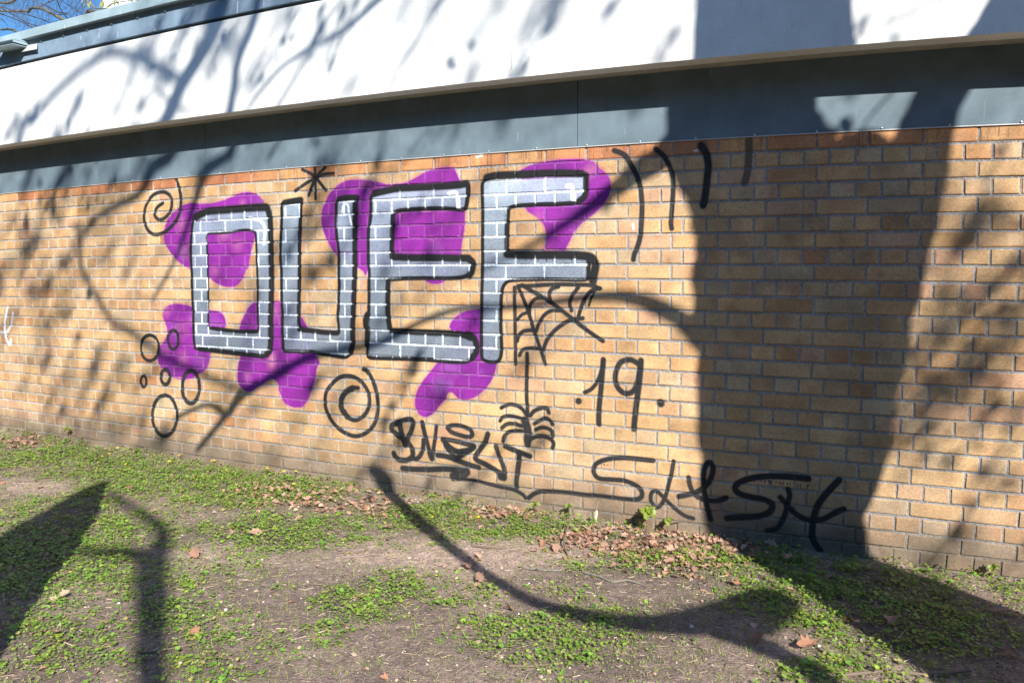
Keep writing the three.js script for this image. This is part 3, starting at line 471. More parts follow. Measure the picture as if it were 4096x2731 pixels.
// ------------------------------------------------------------------ ground
const shadeLimbs = {
  limb: [
    [[8.16, 4.35, 2.60, 0.094], [8.32, 4.55, 2.97, 0.077], [8.49, 4.76, 3.34, 0.065], [8.64, 4.96, 3.71, 0.047], [8.72, 5.11, 4.09, 0.029], [8.79, 5.28, 4.46, 0.020], [8.85, 5.47, 4.83, 0.015], [8.90, 5.68, 5.20, 0.009]],  // strand
    [[8.38, 3.04, 2.60, 0.052], [8.31, 3.28, 2.69, 0.048], [8.25, 3.49, 2.79, 0.041], [8.13, 3.66, 2.88, 0.036], [8.00, 3.76, 2.97, 0.027], [7.79, 3.81, 3.07, 0.021], [7.55, 3.84, 3.16, 0.019], [7.27, 3.90, 3.25, 0.019], [7.03, 3.88, 3.35, 0.021], [6.83, 3.82, 3.44, 0.028], [6.59, 3.83, 3.53, 0.029], [6.33, 3.83, 3.63, 0.036], [6.14, 3.77, 3.72, 0.037], [5.92, 3.69, 3.81, 0.035], [5.78, 3.56, 3.91, 0.030], [5.59, 3.38, 4.00, 0.025]],  // strand
    [[6.75, 7.17, 4.82, 0.061], [6.73, 6.99, 4.92, 0.063], [6.62, 6.85, 5.02, 0.062], [6.51, 6.73, 5.12, 0.057], [6.46, 6.61, 5.22, 0.056], [6.25, 6.52, 5.20, 0.054], [6.08, 6.31, 5.16, 0.042], [5.77, 6.18, 5.11, 0.031], [5.45, 6.04, 5.07, 0.024], [5.27, 5.88, 5.03, 0.021], [5.19, 5.60, 4.99, 0.019], [5.23, 5.42, 4.94, 0.019], [5.32, 5.25, 4.90, 0.021], [5.46, 5.03, 4.86, 0.022], [5.62, 4.94, 4.81, 0.022], [5.79, 4.79, 4.77, 0.021], [6.01, 4.65, 4.73, 0.022], [6.23, 4.55, 4.69, 0.023], [6.48, 4.43, 4.64, 0.020], [6.69, 4.39, 4.60, 0.012]],  // strand
    [[7.06, 7.13, 4.82, 0.034], [7.01, 6.97, 4.82, 0.034], [6.95, 6.83, 4.82, 0.034], [6.83, 6.65, 4.82, 0.035], [6.79, 6.48, 4.82, 0.035], [6.73, 6.28, 4.82, 0.038], [6.18, 5.88, 4.50, 0.051], [6.05, 5.67, 4.45, 0.033], [5.90, 5.41, 4.40, 0.024], [5.69, 5.08, 4.35, 0.019], [5.42, 4.77, 4.30, 0.016]],  // strand
    [[7.23, 6.12, 3.82, 0.023], [7.12, 6.08, 3.86, 0.023], [6.96, 6.00, 3.90, 0.020], [6.68, 5.94, 3.94, 0.017], [6.46, 5.86, 3.98, 0.015], [6.18, 5.64, 4.02, 0.011]],  // strand
    [[8.39, 6.78, 4.72, 0.013], [8.32, 6.69, 4.77, 0.013], [8.24, 6.57, 4.82, 0.013], [8.14, 6.45, 4.88, 0.011], [8.10, 6.29, 4.92, 0.010], [7.94, 6.10, 4.70, 0.011], [7.91, 5.95, 4.80, 0.010], [7.90, 5.78, 4.90, 0.009]],  // strand
    [[7.54, 7.70, 6.22, 0.040], [7.76, 8.23, 6.72, 0.041], [7.84, 8.78, 7.22, 0.039], [8.00, 9.21, 7.72, 0.040], [8.03, 9.47, 8.22, 0.041], [8.09, 9.68, 8.72, 0.039], [8.13, 9.95, 9.22, 0.034]],  // strand
  ],
  twig: [
    [[5.43, 3.20, 3.10, 0.029], [5.28, 3.13, 3.15, 0.027], [5.24, 3.03, 3.20, 0.024], [5.08, 3.13, 3.25, 0.022], [4.76, 3.04, 3.30, 0.019]],  // strand
    [[6.86, 6.10, 3.82, 0.008], [6.71, 6.01, 3.87, 0.010], [6.64, 5.90, 3.92, 0.011], [6.56, 5.76, 3.97, 0.011], [6.37, 5.54, 4.02, 0.012]],  // strand
    [[5.68, 6.21, 4.42, 0.015], [5.84, 6.10, 4.42, 0.014], [6.05, 6.01, 4.42, 0.010]],  // strand
    [[9.65, 4.99, 3.02, 0.004], [9.55, 4.89, 3.02, 0.006], [9.46, 4.79, 3.02, 0.007], [9.38, 4.70, 3.02, 0.006], [9.33, 4.62, 3.02, 0.005]],  // strand
    [[10.35, 5.55, 3.72, 0.007], [10.31, 5.44, 3.72, 0.007], [10.22, 5.34, 3.72, 0.006], [10.16, 5.25, 3.72, 0.006]],  // strand
  ],
  low: [
    [[6.21, 2.46, 2.84, 0.027], [6.33, 2.44, 2.88, 0.048], [6.97, 2.41, 3.42, 0.049], [7.47, 2.39, 3.80, 0.043], [7.83, 2.36, 4.04, 0.039], [8.09, 2.34, 4.15, 0.040], [8.30, 2.31, 4.13, 0.042], [8.49, 2.29, 4.05, 0.051], [8.65, 2.26, 3.89, 0.083], [8.77, 2.24, 3.71, 0.107], [8.84, 2.21, 3.42, 0.070]],  // strand
    [[8.64, 2.21, 3.88, 0.061], [8.74, 2.19, 3.91, 0.058], [8.86, 2.17, 3.94, 0.059], [8.95, 2.15, 4.00, 0.057], [9.06, 2.13, 4.12, 0.055]],  // strand
  ],
  fork: [
    [[8.75, 3.77, 7.23, 0.047], [8.78, 3.94, 7.31, 0.053], [8.72, 4.10, 7.32, 0.063], [8.74, 4.26, 7.38, 0.067], [8.72, 4.43, 7.42, 0.073], [8.67, 4.59, 7.44, 0.082], [8.66, 4.76, 7.47, 0.081], [8.60, 4.92, 7.41, 0.049], [8.56, 5.08, 7.45, 0.039], [8.32, 5.25, 7.47, 0.035], [8.04, 5.41, 7.50, 0.030]],  // strand
    [[8.01, 4.10, 6.71, 0.065], [8.22, 4.54, 7.16, 0.046], [8.51, 4.97, 7.77, 0.035], [8.80, 5.41, 8.34, 0.025]],  // strand
  ],
  trunk: [[8.60, 2.07, 2.50, 0.285], [8.61, 2.42, 2.50, 0.353], [8.63, 2.89, 2.50, 0.389], [8.65, 3.34, 2.50, 0.423], [8.65, 3.74, 2.50, 0.448], [8.63, 4.16, 2.50, 0.464]],  // base first
  stem: [[8.28, 4.34, 2.50, 0.288], [8.28, 4.57, 2.50, 0.288]],  // up
  rightLimb: [[9.22, 4.15, 2.50, 0.066], [9.26, 4.28, 2.50, 0.074], [9.22, 4.31, 2.50, 0.090], [9.31, 4.47, 2.50, 0.094]],  // up
  stub: [[4.68, 2.52, 3.75, 0.016], [4.62, 2.34, 3.75, 0.077], [4.60, 2.06, 3.75, 0.154], [4.57, 1.77, 3.75, 0.221], [4.54, 1.46, 3.75, 0.265], [4.56, 1.13, 3.75, 0.247]],  // top first
};
const greenPatches = [[2.39, 0.26, 1.250, -0.639, 0.518, 0.479], [0.88, 0.39, 0.453, -0.233, 0.372, 0.252], [3.12, 0.30, 0.785, -0.400, 0.367, 0.400], [3.01, 1.51, 0.233, -0.118, 0.549, 0.416], [3.77, 1.08, 0.430, -0.218, 0.250, 0.267], [4.85, 1.55, 0.260, -0.131, 0.179, 0.247], [5.74, 1.64, 0.379, -0.190, 0.107, 0.244], [5.78, 1.39, 0.161, -0.081, 0.062, 0.160], [4.44, 0.32, 0.422, -0.214, 0.144, 0.235], [5.02, 0.32, 0.334, -0.169, 0.088, 0.186], [6.14, 0.36, 0.397, -0.200, 0.075, 0.361], [6.51, 0.47, 0.223, -0.112, 0.044, 0.358], [4.66, 2.26, 0.264, -0.132, 0.165, 0.160], [4.08, 2.47, 0.180, -0.090, 0.245, 0.173], [3.09, 1.93, 0.231, -0.116, 0.487, 0.324], [6.85, 0.31, 0.466, -0.234, 0.014, 0.374], [7.11, 0.72, 0.326, -0.163, -0.011, 0.393], [6.74, 1.37, 0.214, -0.107, 0.012, 0.142], [4.15, 2.06, 0.166, -0.083, 0.226, 0.196], [3.60, -0.08, 0.322, -0.164, 0.182, 0.246], [7.41, -0.04, 0.095, -0.048, -0.015, 0.170], [7.46, -0.00, 0.112, -0.057, -0.027, 0.267], [6.67, 0.90, 0.148, -0.074, 0.018, 0.188]];
const barePatches = [[4.94, 0.93, 0.654, -0.330, 0.147, 0.255], [1.66, 0.98, 0.288, -0.147, 0.224, 0.149], [5.45, 1.98, 0.428, -0.214, 0.106, 0.173], [4.60, 1.83, 0.250, -0.125, 0.175, 0.196], [5.95, 0.88, 0.270, -0.136, 0.060, 0.208], [6.44, 1.41, 0.221, -0.110, 0.026, 0.145], [7.10, -0.09, 0.357, -0.180, -0.003, 0.144], [4.43, 1.33, 0.287, -0.145, 0.157, 0.195], [6.56, 1.14, 0.156, -0.078, 0.017, 0.125]];
const palePatches = [[4.91, 0.87, 0.705, -0.356, 0.168, 0.293], [1.66, 0.98, 0.288, -0.147, 0.224, 0.149], [7.10, -0.09, 0.357, -0.180, -0.003, 0.158], [3.84, 1.41, 0.300, -0.151, 0.151, 0.149]];
const litterPatches = [[3.69, 0.37, 0.445, -0.226, 0.248, 0.312], [5.55, 0.35, 0.316, -0.160, 0.085, 0.244], [5.92, 0.28, 0.309, -0.156, 0.098, 0.382], [6.18, -0.01, 0.214, -0.108, 0.070, 0.384], [4.79, 0.14, 0.235, -0.119, 0.074, 0.147], [0.35, 0.19, 0.256, -0.132, 0.206, 0.134], [3.20, 0.39, 0.308, -0.157, 0.195, 0.212], [4.10, 0.38, 0.191, -0.097, 0.110, 0.157]];
const flowerSpots = [[1.982, -0.061], [2.305, -0.078], [1.829, 0.167], [1.314, 0.157], [1.385, 0.109], [1.444, 0.325], [1.539, 0.321], [1.827, 0.157], [2.044, 0.194], [1.851, 0.451], [1.782, 0.602], [2.317, -0.067], [2.836, 0.038], [2.825, -0.058], [3.006, 0.050], [3.014, -0.003], [3.085, 0.000], [3.333, 1.124], [3.501, 2.014], [3.285, 0.254], [3.613, 0.086], [4.805, 0.253], [4.534, 0.483], [4.750, 0.373], [5.023, 1.296], [7.076, 1.063]];
const leafSpots = [[3.760, 1.538], [3.784, 1.123], [0.454, 0.349], [4.463, 2.194], [3.982, 2.442], [3.646, 2.175], [3.264, 0.728], [3.310, 0.348], [3.718, 0.534], [2.355, 0.793], [3.634, 1.170], [4.120, 0.543], [5.062, 1.025], [5.205, 1.174], [4.372, 0.707], [5.471, 1.413], [5.356, 0.618], [5.915, 0.375], [5.703, 0.725], [3.676, 0.162], [6.344, 0.053], [6.464, 0.223], [6.476, 1.239], [6.527, 0.671], [6.667, 1.215], [6.793, 0.926], [7.352, 0.942], [6.952, 0.831], [7.365, 0.524], [5.999, 0.333], [6.289, 0.670], [6.521, 0.218]];
const pebbleSpots = [[3.881, 2.353], [3.650, 1.987], [3.908, 2.099], [4.379, 1.943], [4.286, 1.882], [4.582, 1.994], [4.779, 1.967], [4.591, 2.375], [4.775, 2.309], [4.902, 2.084], [4.524, 2.503], [4.340, 1.721], [5.497, 1.736], [5.350, 1.403], [5.636, 1.813], [5.598, 1.549], [4.710, 1.524], [5.121, 2.030], [5.834, 1.892], [5.076, 1.174], [6.009, 1.565], [5.375, 2.121], [6.213, 1.225], [6.848, 1.030], [6.571, 1.154], [6.967, 1.181]];
const twigLines = [
  [[5.310, 0.923], [5.382, 0.905], [5.485, 0.869]],  // twig
  [[5.594, 0.848], [5.685, 0.868], [5.761, 0.894], [5.820, 0.853], [5.900, 0.855]],  // twig
  [[5.465, 0.702], [5.359, 0.524], [5.317, 0.377], [5.317, 0.289]],  // twig
  [[5.126, 0.474], [5.255, 0.522], [5.342, 0.586], [5.397, 0.636]],  // twig
  [[5.338, 1.489], [5.429, 1.578], [5.528, 1.676]],  // twig
  [[5.700, 1.879], [5.762, 1.844], [5.828, 1.806]],  // twig
  [[4.346, 1.141], [4.449, 1.089], [4.600, 1.038]],  // twig
  [[4.921, 0.745], [5.078, 0.706], [5.178, 0.642]],  // twig
  [[3.970, 1.574], [4.083, 1.609], [4.230, 1.653]],  // twig
  [[4.313, 2.420], [4.429, 2.376], [4.489, 2.304], [4.520, 2.246]],  // twig
  [[3.494, 1.384], [3.581, 1.422], [3.689, 1.472]],  // twig
  [[4.028, 2.535], [4.022, 2.452], [4.027, 2.405]],  // twig
  [[6.600, 1.070], [6.671, 1.155], [6.715, 1.219], [6.825, 1.297]],  // twig
  [[6.805, 1.383], [6.949, 1.286], [7.070, 1.251], [7.216, 1.153]],  // twig
  [[6.836, 0.648], [6.936, 0.579], [7.024, 0.590]],  // twig
  [[5.825, 0.032], [5.905, -0.054], [6.013, -0.063], [6.057, -0.011]],  // twig
];
const seedlingSpots = [[5.691, 0.101], [4.998, 0.081], [5.201, 0.046], [0.697, -0.105], [-0.393, -0.231], [7.369, -0.024], [5.797, -0.076]];
const backBranches = [
  [0.039, [[-11.17, 7.43], [-11.75, 7.66], [-11.93, 7.75], [-12.16, 7.87], [-12.40, 7.98], [-12.72, 8.06], [-13.01, 8.10], [-13.18, 8.06], [-13.42, 8.13], [-13.72, 8.17], [-14.23, 8.24], [-14.76, 8.36]]],
  [0.033, [[-13.09, 7.39], [-13.67, 7.65], [-14.01, 7.73], [-14.27, 7.76], [-14.62, 7.85]]],
  [0.041, [[-13.70, 8.53], [-13.91, 8.44], [-14.08, 8.42], [-14.22, 8.43], [-14.57, 8.50]]],
  [0.018, [[-13.80, 8.48], [-13.72, 8.38], [-13.54, 8.25], [-13.42, 8.13], [-13.36, 8.02], [-13.20, 7.88], [-13.07, 7.74], [-12.86, 7.67]]],
  [0.013, [[-13.39, 8.06], [-13.06, 7.93], [-12.82, 7.86], [-12.50, 7.72]]],
  [0.016, [[-13.20, 8.36], [-12.80, 8.15], [-12.39, 8.06], [-12.16, 7.94], [-12.09, 7.84]]],
  [0.015, [[-11.94, 8.20], [-11.90, 8.00], [-11.93, 7.85], [-11.90, 7.73]]],
  [0.011, [[-11.44, 8.13], [-11.43, 7.98], [-11.47, 7.92], [-11.37, 7.78], [-11.33, 7.65]]],
  [0.011, [[-11.66, 8.14], [-11.21, 7.85], [-11.00, 7.74], [-10.82, 7.66]]],
  [0.011, [[-11.53, 7.60], [-11.40, 7.70], [-11.25, 7.83], [-11.17, 7.90]]],
  [0.016, [[-14.33, 8.09], [-13.90, 8.03], [-13.65, 7.93], [-13.44, 7.78], [-13.35, 7.63]]],
  [0.010, [[-12.58, 7.67], [-12.78, 7.70], [-12.98, 7.66], [-13.18, 7.65]]],
];
const buddingTwig = [[-2.64, 5.13], [-2.37, 4.94], [-2.26, 4.79], [-2.21, 4.76], [-2.14, 4.71], [-2.04, 4.69], [-1.94, 4.68], [-1.86, 4.71], [-1.73, 4.72], [-1.51, 4.71], [-1.38, 4.71]] ;
const budSpots = [[-2.34, 4.82], [-2.27, 4.79], [-2.21, 4.79], [-2.24, 4.77], [-2.07, 4.68], [-2.02, 4.64], [-2.10, 4.67], [-2.00, 4.77], [-2.02, 4.76], [-1.89, 4.71], [-1.91, 4.66], [-1.85, 4.67], [-1.77, 4.74], [-1.80, 4.75], [-1.48, 4.70], [-1.45, 4.65], [-1.37, 4.68], [-1.37, 4.67]] ;

const patchAt = (list, x, z) => { let m = 0; for (const [cx, cz, ax, az, bx, bz] of list) { const dx = x - cx, dz = z - cz, D = ax * bz - az * bx, s = (dx * bz - dz * bx) / D, t = (ax * dz - az * dx) / D, q = s * s + t * t; if (q < 4) m = Math.max(m, Math.exp(-1.3 * q * q)); } return m; };
const groundY = (x, z) => 0.055 * (1 - smooth(0.2, 3.2, x)) * Math.exp(-Math.max(0, z) / 0.5) + 0.02 * (fbm(x * 1.7, z * 1.7, 51, 3) - 0.5) + 0.016 * (fbm(x * 7, z * 7, 57, 3) - 0.5) - 0.004 + (z < -0.35 ? -0.03 : 0);
{
  const xs = [], zs = [];
  for (let x = -150; x < -12; x += 20) xs.push(x); for (let x = -12; x < -1.6; x += 0.8) xs.push(x); for (let x = -1.6; x < 9.2; x += 0.03) xs.push(x); for (let x = 9.2; x < 20; x += 0.9) xs.push(x); for (let x = 20; x <= 170; x += 22) xs.push(x);
  for (let z = -170; z < -10; z += 22) zs.push(z); for (let z = -10; z < -0.4; z += 0.8) zs.push(z); for (let z = -0.3; z < 3.7; z += 0.03) zs.push(z); for (let z = 3.7; z < 14; z += 0.8) zs.push(z); for (let z = 14; z <= 160; z += 22) zs.push(z);
  const pos = [], uv = [], col = [], idx = [], W = xs.length;
  for (const z of zs) for (const x of xs) {
    pos.push(x, groundY(x, z), z); uv.push(x / 1.6, z / 1.6);
    const pale = Math.max(patchAt(palePatches, x, z), 0.75 * smooth(0.28, 0.05, z) * (z > -0.3 ? 1 : 0)), green = patchAt(greenPatches, x, z), n = fbm(x * 2.3, z * 2.3, 61, 4), m = clamp(pale * 1.0 + 0.5 * (n - 0.5), 0, 1);
    const dark = [0.38, 0.292, 0.25], light = [0.72, 0.56, 0.475], k = 0.7 + 0.6 * n;
    col.push(...[0, 1, 2].map((i) => lerp(dark[i] * k, light[i], m) * (1 - 0.25 * green)));
  }
  for (let j = 0; j + 1 < zs.length; j++) for (let i = 0; i + 1 < W; i++) { const a = j * W + i; idx.push(a, a + W, a + 1, a + 1, a + W, a + W + 1); }
  const g = new THREE.BufferGeometry(); g.setAttribute('position', new THREE.Float32BufferAttribute(pos, 3)); g.setAttribute('uv', new THREE.Float32BufferAttribute(uv, 2)); g.setAttribute('color', new THREE.Float32BufferAttribute(col, 3)); g.setIndex(idx); g.computeVertexNormals();
  const S = 1024, c = canvas(S, S), q = c.getContext('2d'), im = q.createImageData(S, S), d = im.data, bd = new Uint8Array(S * S * 4), r = rng(71);
  for (let y = 0; y < S; y++) for (let x = 0; x < S; x++) {
    const i = (y * S + x) * 4, a = noise(x / 5, y / 5, 72, 205, 205), b = noise(x / 22, y / 22, 73, 47, 47), f = hash2(x, y, 74), v = 0.55 + 0.3 * a + 0.22 * b + 0.2 * f;
    d[i] = clamp(205 * v, 0, 255); d[i + 1] = clamp(198 * v, 0, 255); d[i + 2] = clamp(190 * v, 0, 255); d[i + 3] = 255; bd[i] = bd[i + 1] = bd[i + 2] = clamp(255 * (0.35 * a + 0.35 * b + 0.3 * f), 0, 255); bd[i + 3] = 255;
  }
  q.putImageData(im, 0, 0);
  for (let i = 0; i < 5200; i++) { const t = r(), k = t < 0.5 ? '240,228,214' : t < 0.75 ? '90,66,50' : '196,160,128'; q.fillStyle = `rgba(${k},${0.35 + 0.6 * r()})`; q.beginPath(); q.ellipse(r() * S, r() * S, 0.8 + 2.4 * r() * r(), 0.7 + 1.6 * r() * r(), r() * 3, 0, 7); q.fill(); }
  const t = tex(c); t.wrapS = t.wrapT = THREE.RepeatWrapping;
  const bt = new THREE.DataTexture(bd, S, S); bt.wrapS = bt.wrapT = THREE.RepeatWrapping; bt.magFilter = THREE.LinearFilter; bt.needsUpdate = true;
  mesh('ground', g, std(0xffffff, 0.97, { map: t, vertexColors: true, bumpMap: bt, bumpScale: 0.012 })).userData = { kind: 'structure' };
}
const inStrip = (x, z) => z > 0.012 && z < 3.6 && x > -1.5 && x < 8.8;
const greenAt = (x, z) => { const n = fbm(x * 3.1, z * 3.1, 81, 4), n2 = fbm(x * 9, z * 9, 83, 3); const g = patchAt(greenPatches, x, z), b = patchAt(barePatches, x, z), l = patchAt(litterPatches, x, z); return clamp(0.49 + 0.6 * g - 0.5 * b - 0.3 * l + 1.5 * (n - 0.5) + 1.1 * (n2 - 0.5), 0, 1); };
// small round leaves of the ground cover: a kidney-shaped blade with a notch, slightly cupped
function roundLeaf(seed, n = 11) {
  const r = rng(seed), pos = [0, 0, 0.1], idx = [];
  for (let i = 0; i <= n; i++) { const a = -Math.PI / 2 + 0.35 + (2 * Math.PI - 0.7) * i / n, q = 0.5 * (1 + 0.06 * (r() - 0.5)), x = Math.cos(a) * q * 0.98, y = Math.sin(a) * q + 0.1; pos.push(x, 0.10 * (x * x + y * y) * 2.2 - 0.02 * Math.abs(Math.sin(3 * a)), -y); if (i) idx.push(0, i, i + 1); }
  pos[1] = -0.03; pos[2] = 0.12;
  const g = new THREE.BufferGeometry(); g.setAttribute('position', new THREE.Float32BufferAttribute(pos, 3)); g.setIndex(idx); g.computeVertexNormals(); return g;
}
const leafMat = new THREE.MeshPhysicalMaterial({ color: 0xffffff, roughness: 0.5, transmission: 0.22, thickness: 0, side: THREE.DoubleSide, specularIntensity: 0.7 });
const grassMat = new THREE.MeshPhysicalMaterial({ color: 0xffffff, roughness: 0.65, transmission: 0.25, thickness: 0, side: THREE.DoubleSide });
{
  const r = rng(101), sets = [[], [], []], moss = [];
  for (let k = 0, tries = 0; k < 12000 && tries < 120000; tries++) {            // clumps
    const x = -1.4 + r() * 10, z = 0.02 + r() * 3.5, d = greenAt(x, z);
    if (r() > d * d && !(z < 0.14 && r() < 0.5 * fbm(x * 4, 3, 87, 2))) continue; k++;
    const n = 3 + Math.floor(r() * 9 * (0.4 + d)), spread = 0.025 + 0.05 * r(), hue = r(), tall = 0.008 + 0.03 * d * r() + (z < 0.16 ? 0.07 * r() * fbm(x * 4, 3, 87, 2) : 0);
    for (let i = 0; i < n; i++) {
      const an = r() * 6.283, q = Math.sqrt(r()) * spread, px = x + Math.cos(an) * q, pz = Math.max(0.014, z + Math.sin(an) * q), s = (0.007 + 0.015 * r() * r()) * (r() < 0.08 ? 1.4 : 1), y = groundY(px, pz) + 0.004 + tall * r();
      const t = r(), c = r() < 0.05 ? rgb(0.36, 0.3, 0.1) : rgb(lerp(0.14, 0.26, t) * lerp(0.75, 1.2, hue), lerp(0.23, 0.38, t), lerp(0.024, 0.056, t)).multiplyScalar(0.75 + 0.35 * r());
      sets[Math.floor(r() * 3)].push({ m: M4(px, y, pz, (r() - 0.5) * 1.0, r() * 6.283, (r() - 0.5) * 1.0, s), c });
    }
  }
  for (let k = 0; k < 150000; k++) {                                           // fine chickweed and moss between
    const x = -1.4 + r() * 10, z = 0.02 + r() * 3.5, d = greenAt(x, z);
    if (r() > 0.28 + d) continue;
    const s = 0.0035 + 0.0065 * r() * r(), t = r();
    moss.push({ m: M4(x, groundY(x, z) + 0.002 + 0.012 * d * r(), z, (r() - 0.5) * 1.4, r() * 6.283, (r() - 0.5) * 1.4, s), c: rgb(lerp(0.16, 0.3, t), lerp(0.23, 0.37, t), lerp(0.03, 0.07, t)) });
  }
  const cover = new THREE.Group(); cover.name = 'ground_cover'; cover.userData = { kind: 'stuff', label: 'low bright green round leaved plants carpeting the soil before the wall', category: 'ground cover' }; scene.add(cover);
  sets.forEach((s, i) => scatter(numbered('round_leaves'), roundLeaf(7 + i), leafMat, s, cover));
  scatter('tiny_leaves', roundLeaf(17, 6), leafMat, moss, cover);
}
{ // grass: single bent blades in loose tufts
  const blade = (() => { const p = [], idx = []; for (let i = 0; i <= 4; i++) { const t = i / 4, w = 0.5 * (1 - t * t) * 0.05 + 0.001, y = t - 0.18 * t * t, z = 0.42 * t * t; p.push(-w, y, z, w, y, z); if (i) { const a = 2 * i - 2; idx.push(a, a + 1, a + 2, a + 1, a + 3, a + 2); } } const g = new THREE.BufferGeometry(); g.setAttribute('position', new THREE.Float32BufferAttribute(p, 3)); g.setIndex(idx); g.computeVertexNormals(); return g; })();
  const r = rng(131), items = [];
  for (let k = 0; k < 13000; k++) {
    const x = -1.4 + r() * 10, z = 0.02 + r() * 3.5, d = greenAt(x, z), gn = fbm(x * 2.6, z * 2.6, 91, 3);
    if (r() > 0.26 + 1.8 * Math.max(0, gn - 0.4) + 0.2 * d) continue;
    const n = 3 + Math.floor(r() * 12), sp = 0.012 + 0.035 * r(), t0 = r();
    for (let i = 0; i < n; i++) { const an = r() * 6.283, q = r() * sp, px = x + Math.cos(an) * q, pz = Math.max(0.02, z + Math.sin(an) * q), h = 0.014 + 0.04 * r() * r(), t = clamp(t0 + 0.4 * (r() - 0.5), 0, 1); items.push({ m: M4(px, groundY(px, pz) - 0.002, pz, (r() - 0.3) * 0.9, r() * 6.283, (r() - 0.5) * 0.5, h * (0.6 + 0.6 * r()), h, h), c: rgb(lerp(0.14, 0.34, t), lerp(0.24, 0.36, t), lerp(0.035, 0.1, t)) }); }
  }
  const g = scatter('grass', blade, grassMat, items); Object.assign(g.userData, { label: 'thin short grass blades growing through the ground cover and soil', category: 'grass' });
}
// dry lobed leaves
function lobedLeaf(seed) {
  const r = rng(seed), tips = [[0, 1], [0.52, 0.62], [0.72, 0.1], [0.34, -0.3]], out = [];
  const right = [[0.03, -0.5], [0.3, -0.42], [0.34, -0.2], [0.62, -0.1], [0.44, 0.12], [0.58, 0.42], [0.34, 0.5], [0.2, 0.8], [0.0, 0.98]].map(([x, y]) => [x * (0.85 + 0.3 * r()), y * (0.9 + 0.2 * r())]);
  const left = right.slice(0, -1).reverse().map(([x, y]) => [-x * (0.9 + 0.2 * r()), y * (0.92 + 0.16 * r())]);
  const sh = new THREE.Shape([...right, ...left].map(([x, y]) => new THREE.Vector2(x * 0.5, y * 0.5)));
  let g = new THREE.ShapeGeometry(sh);
  // one split of every triangle, so that the blade can curl
  g = g.toNonIndexed(); const p = g.attributes.position, o = [], mid = (a, b) => a.clone().add(b).multiplyScalar(0.5);
  for (let i = 0; i < p.count; i += 3) { const A = [0, 1, 2].map((k) => new THREE.Vector3().fromBufferAttribute(p, i + k)), m = [mid(A[0], A[1]), mid(A[1], A[2]), mid(A[2], A[0])]; for (const t of [[A[0], m[0], m[2]], [m[0], A[1], m[1]], [m[2], m[1], A[2]], m]) for (const v of t) o.push(v.x, v.y, v.z); }
  const c1 = 0.9 + 1.5 * r(), c2 = 0.9 * (r() - 0.25), c3 = 1.2 * (r() - 0.5);
  for (let i = 0; i < o.length; i += 3) { const x = o[i], y = o[i + 1]; o[i + 2] = c1 * x * x + c2 * y * y + c3 * x * y + 0.05 * Math.sin(9 * x + seed) * Math.cos(8 * y); }
  const h = new THREE.BufferGeometry(); h.setAttribute('position', new THREE.Float32BufferAttribute(o, 3)); h.computeVertexNormals(); h.rotateX(-Math.PI / 2); return h;
}
const dryMat = new THREE.MeshPhysicalMaterial({ color: 0xffffff, roughness: 0.8, transmission: 0.1, thickness: 0, side: THREE.DoubleSide });
const dryShapes = [1, 2, 3, 4, 5].map((s) => lobedLeaf(200 + s));
const dryColour = (r) => { const t = r(); return (t < 0.5 ? rgb(0.36, 0.205, 0.135) : t < 0.75 ? rgb(0.28, 0.135, 0.075) : t < 0.92 ? rgb(0.42, 0.28, 0.19) : rgb(0.18, 0.1, 0.06)).multiplyScalar(0.75 + 0.45 * r()); };
{
  const r = rng(151), sets = dryShapes.map(() => []);
  for (let k = 0; k < 52000; k++) {
    const x = -1.4 + r() * 10, z = 0.02 + r() * 3.5, l = patchAt(litterPatches, x, z), d = Math.max(0.008, (x > 4.6 ? 1.1 : 0.5) * l * smooth(0.3, 0.6, fbm(x * 4, z * 4, 95, 3) + 0.25 * l), z < 0.5 ? 0.05 * fbm(x * 3, z * 3, 97, 2) : 0);
    if (r() > d) continue;
    const s = 0.02 + 0.042 * r();
    sets[Math.floor(r() * sets.length)].push({ m: M4(x, groundY(x, z) + 0.006 + 0.02 * l * r(), Math.max(0.03, z), (r() - 0.5) * 1.1, r() * 6.283, (r() - 0.5) * 1.1, s), c: dryColour(r) });
  }
  const litter = new THREE.Group(); litter.name = 'leaf_litter'; litter.userData = { kind: 'stuff', label: 'drifts of dry pinkish brown leaves lying along the foot of the wall', category: 'leaf litter' }; scene.add(litter);
  sets.forEach((s, i) => scatter(numbered('dry_leaves'), dryShapes[i], dryMat, s, litter));
}
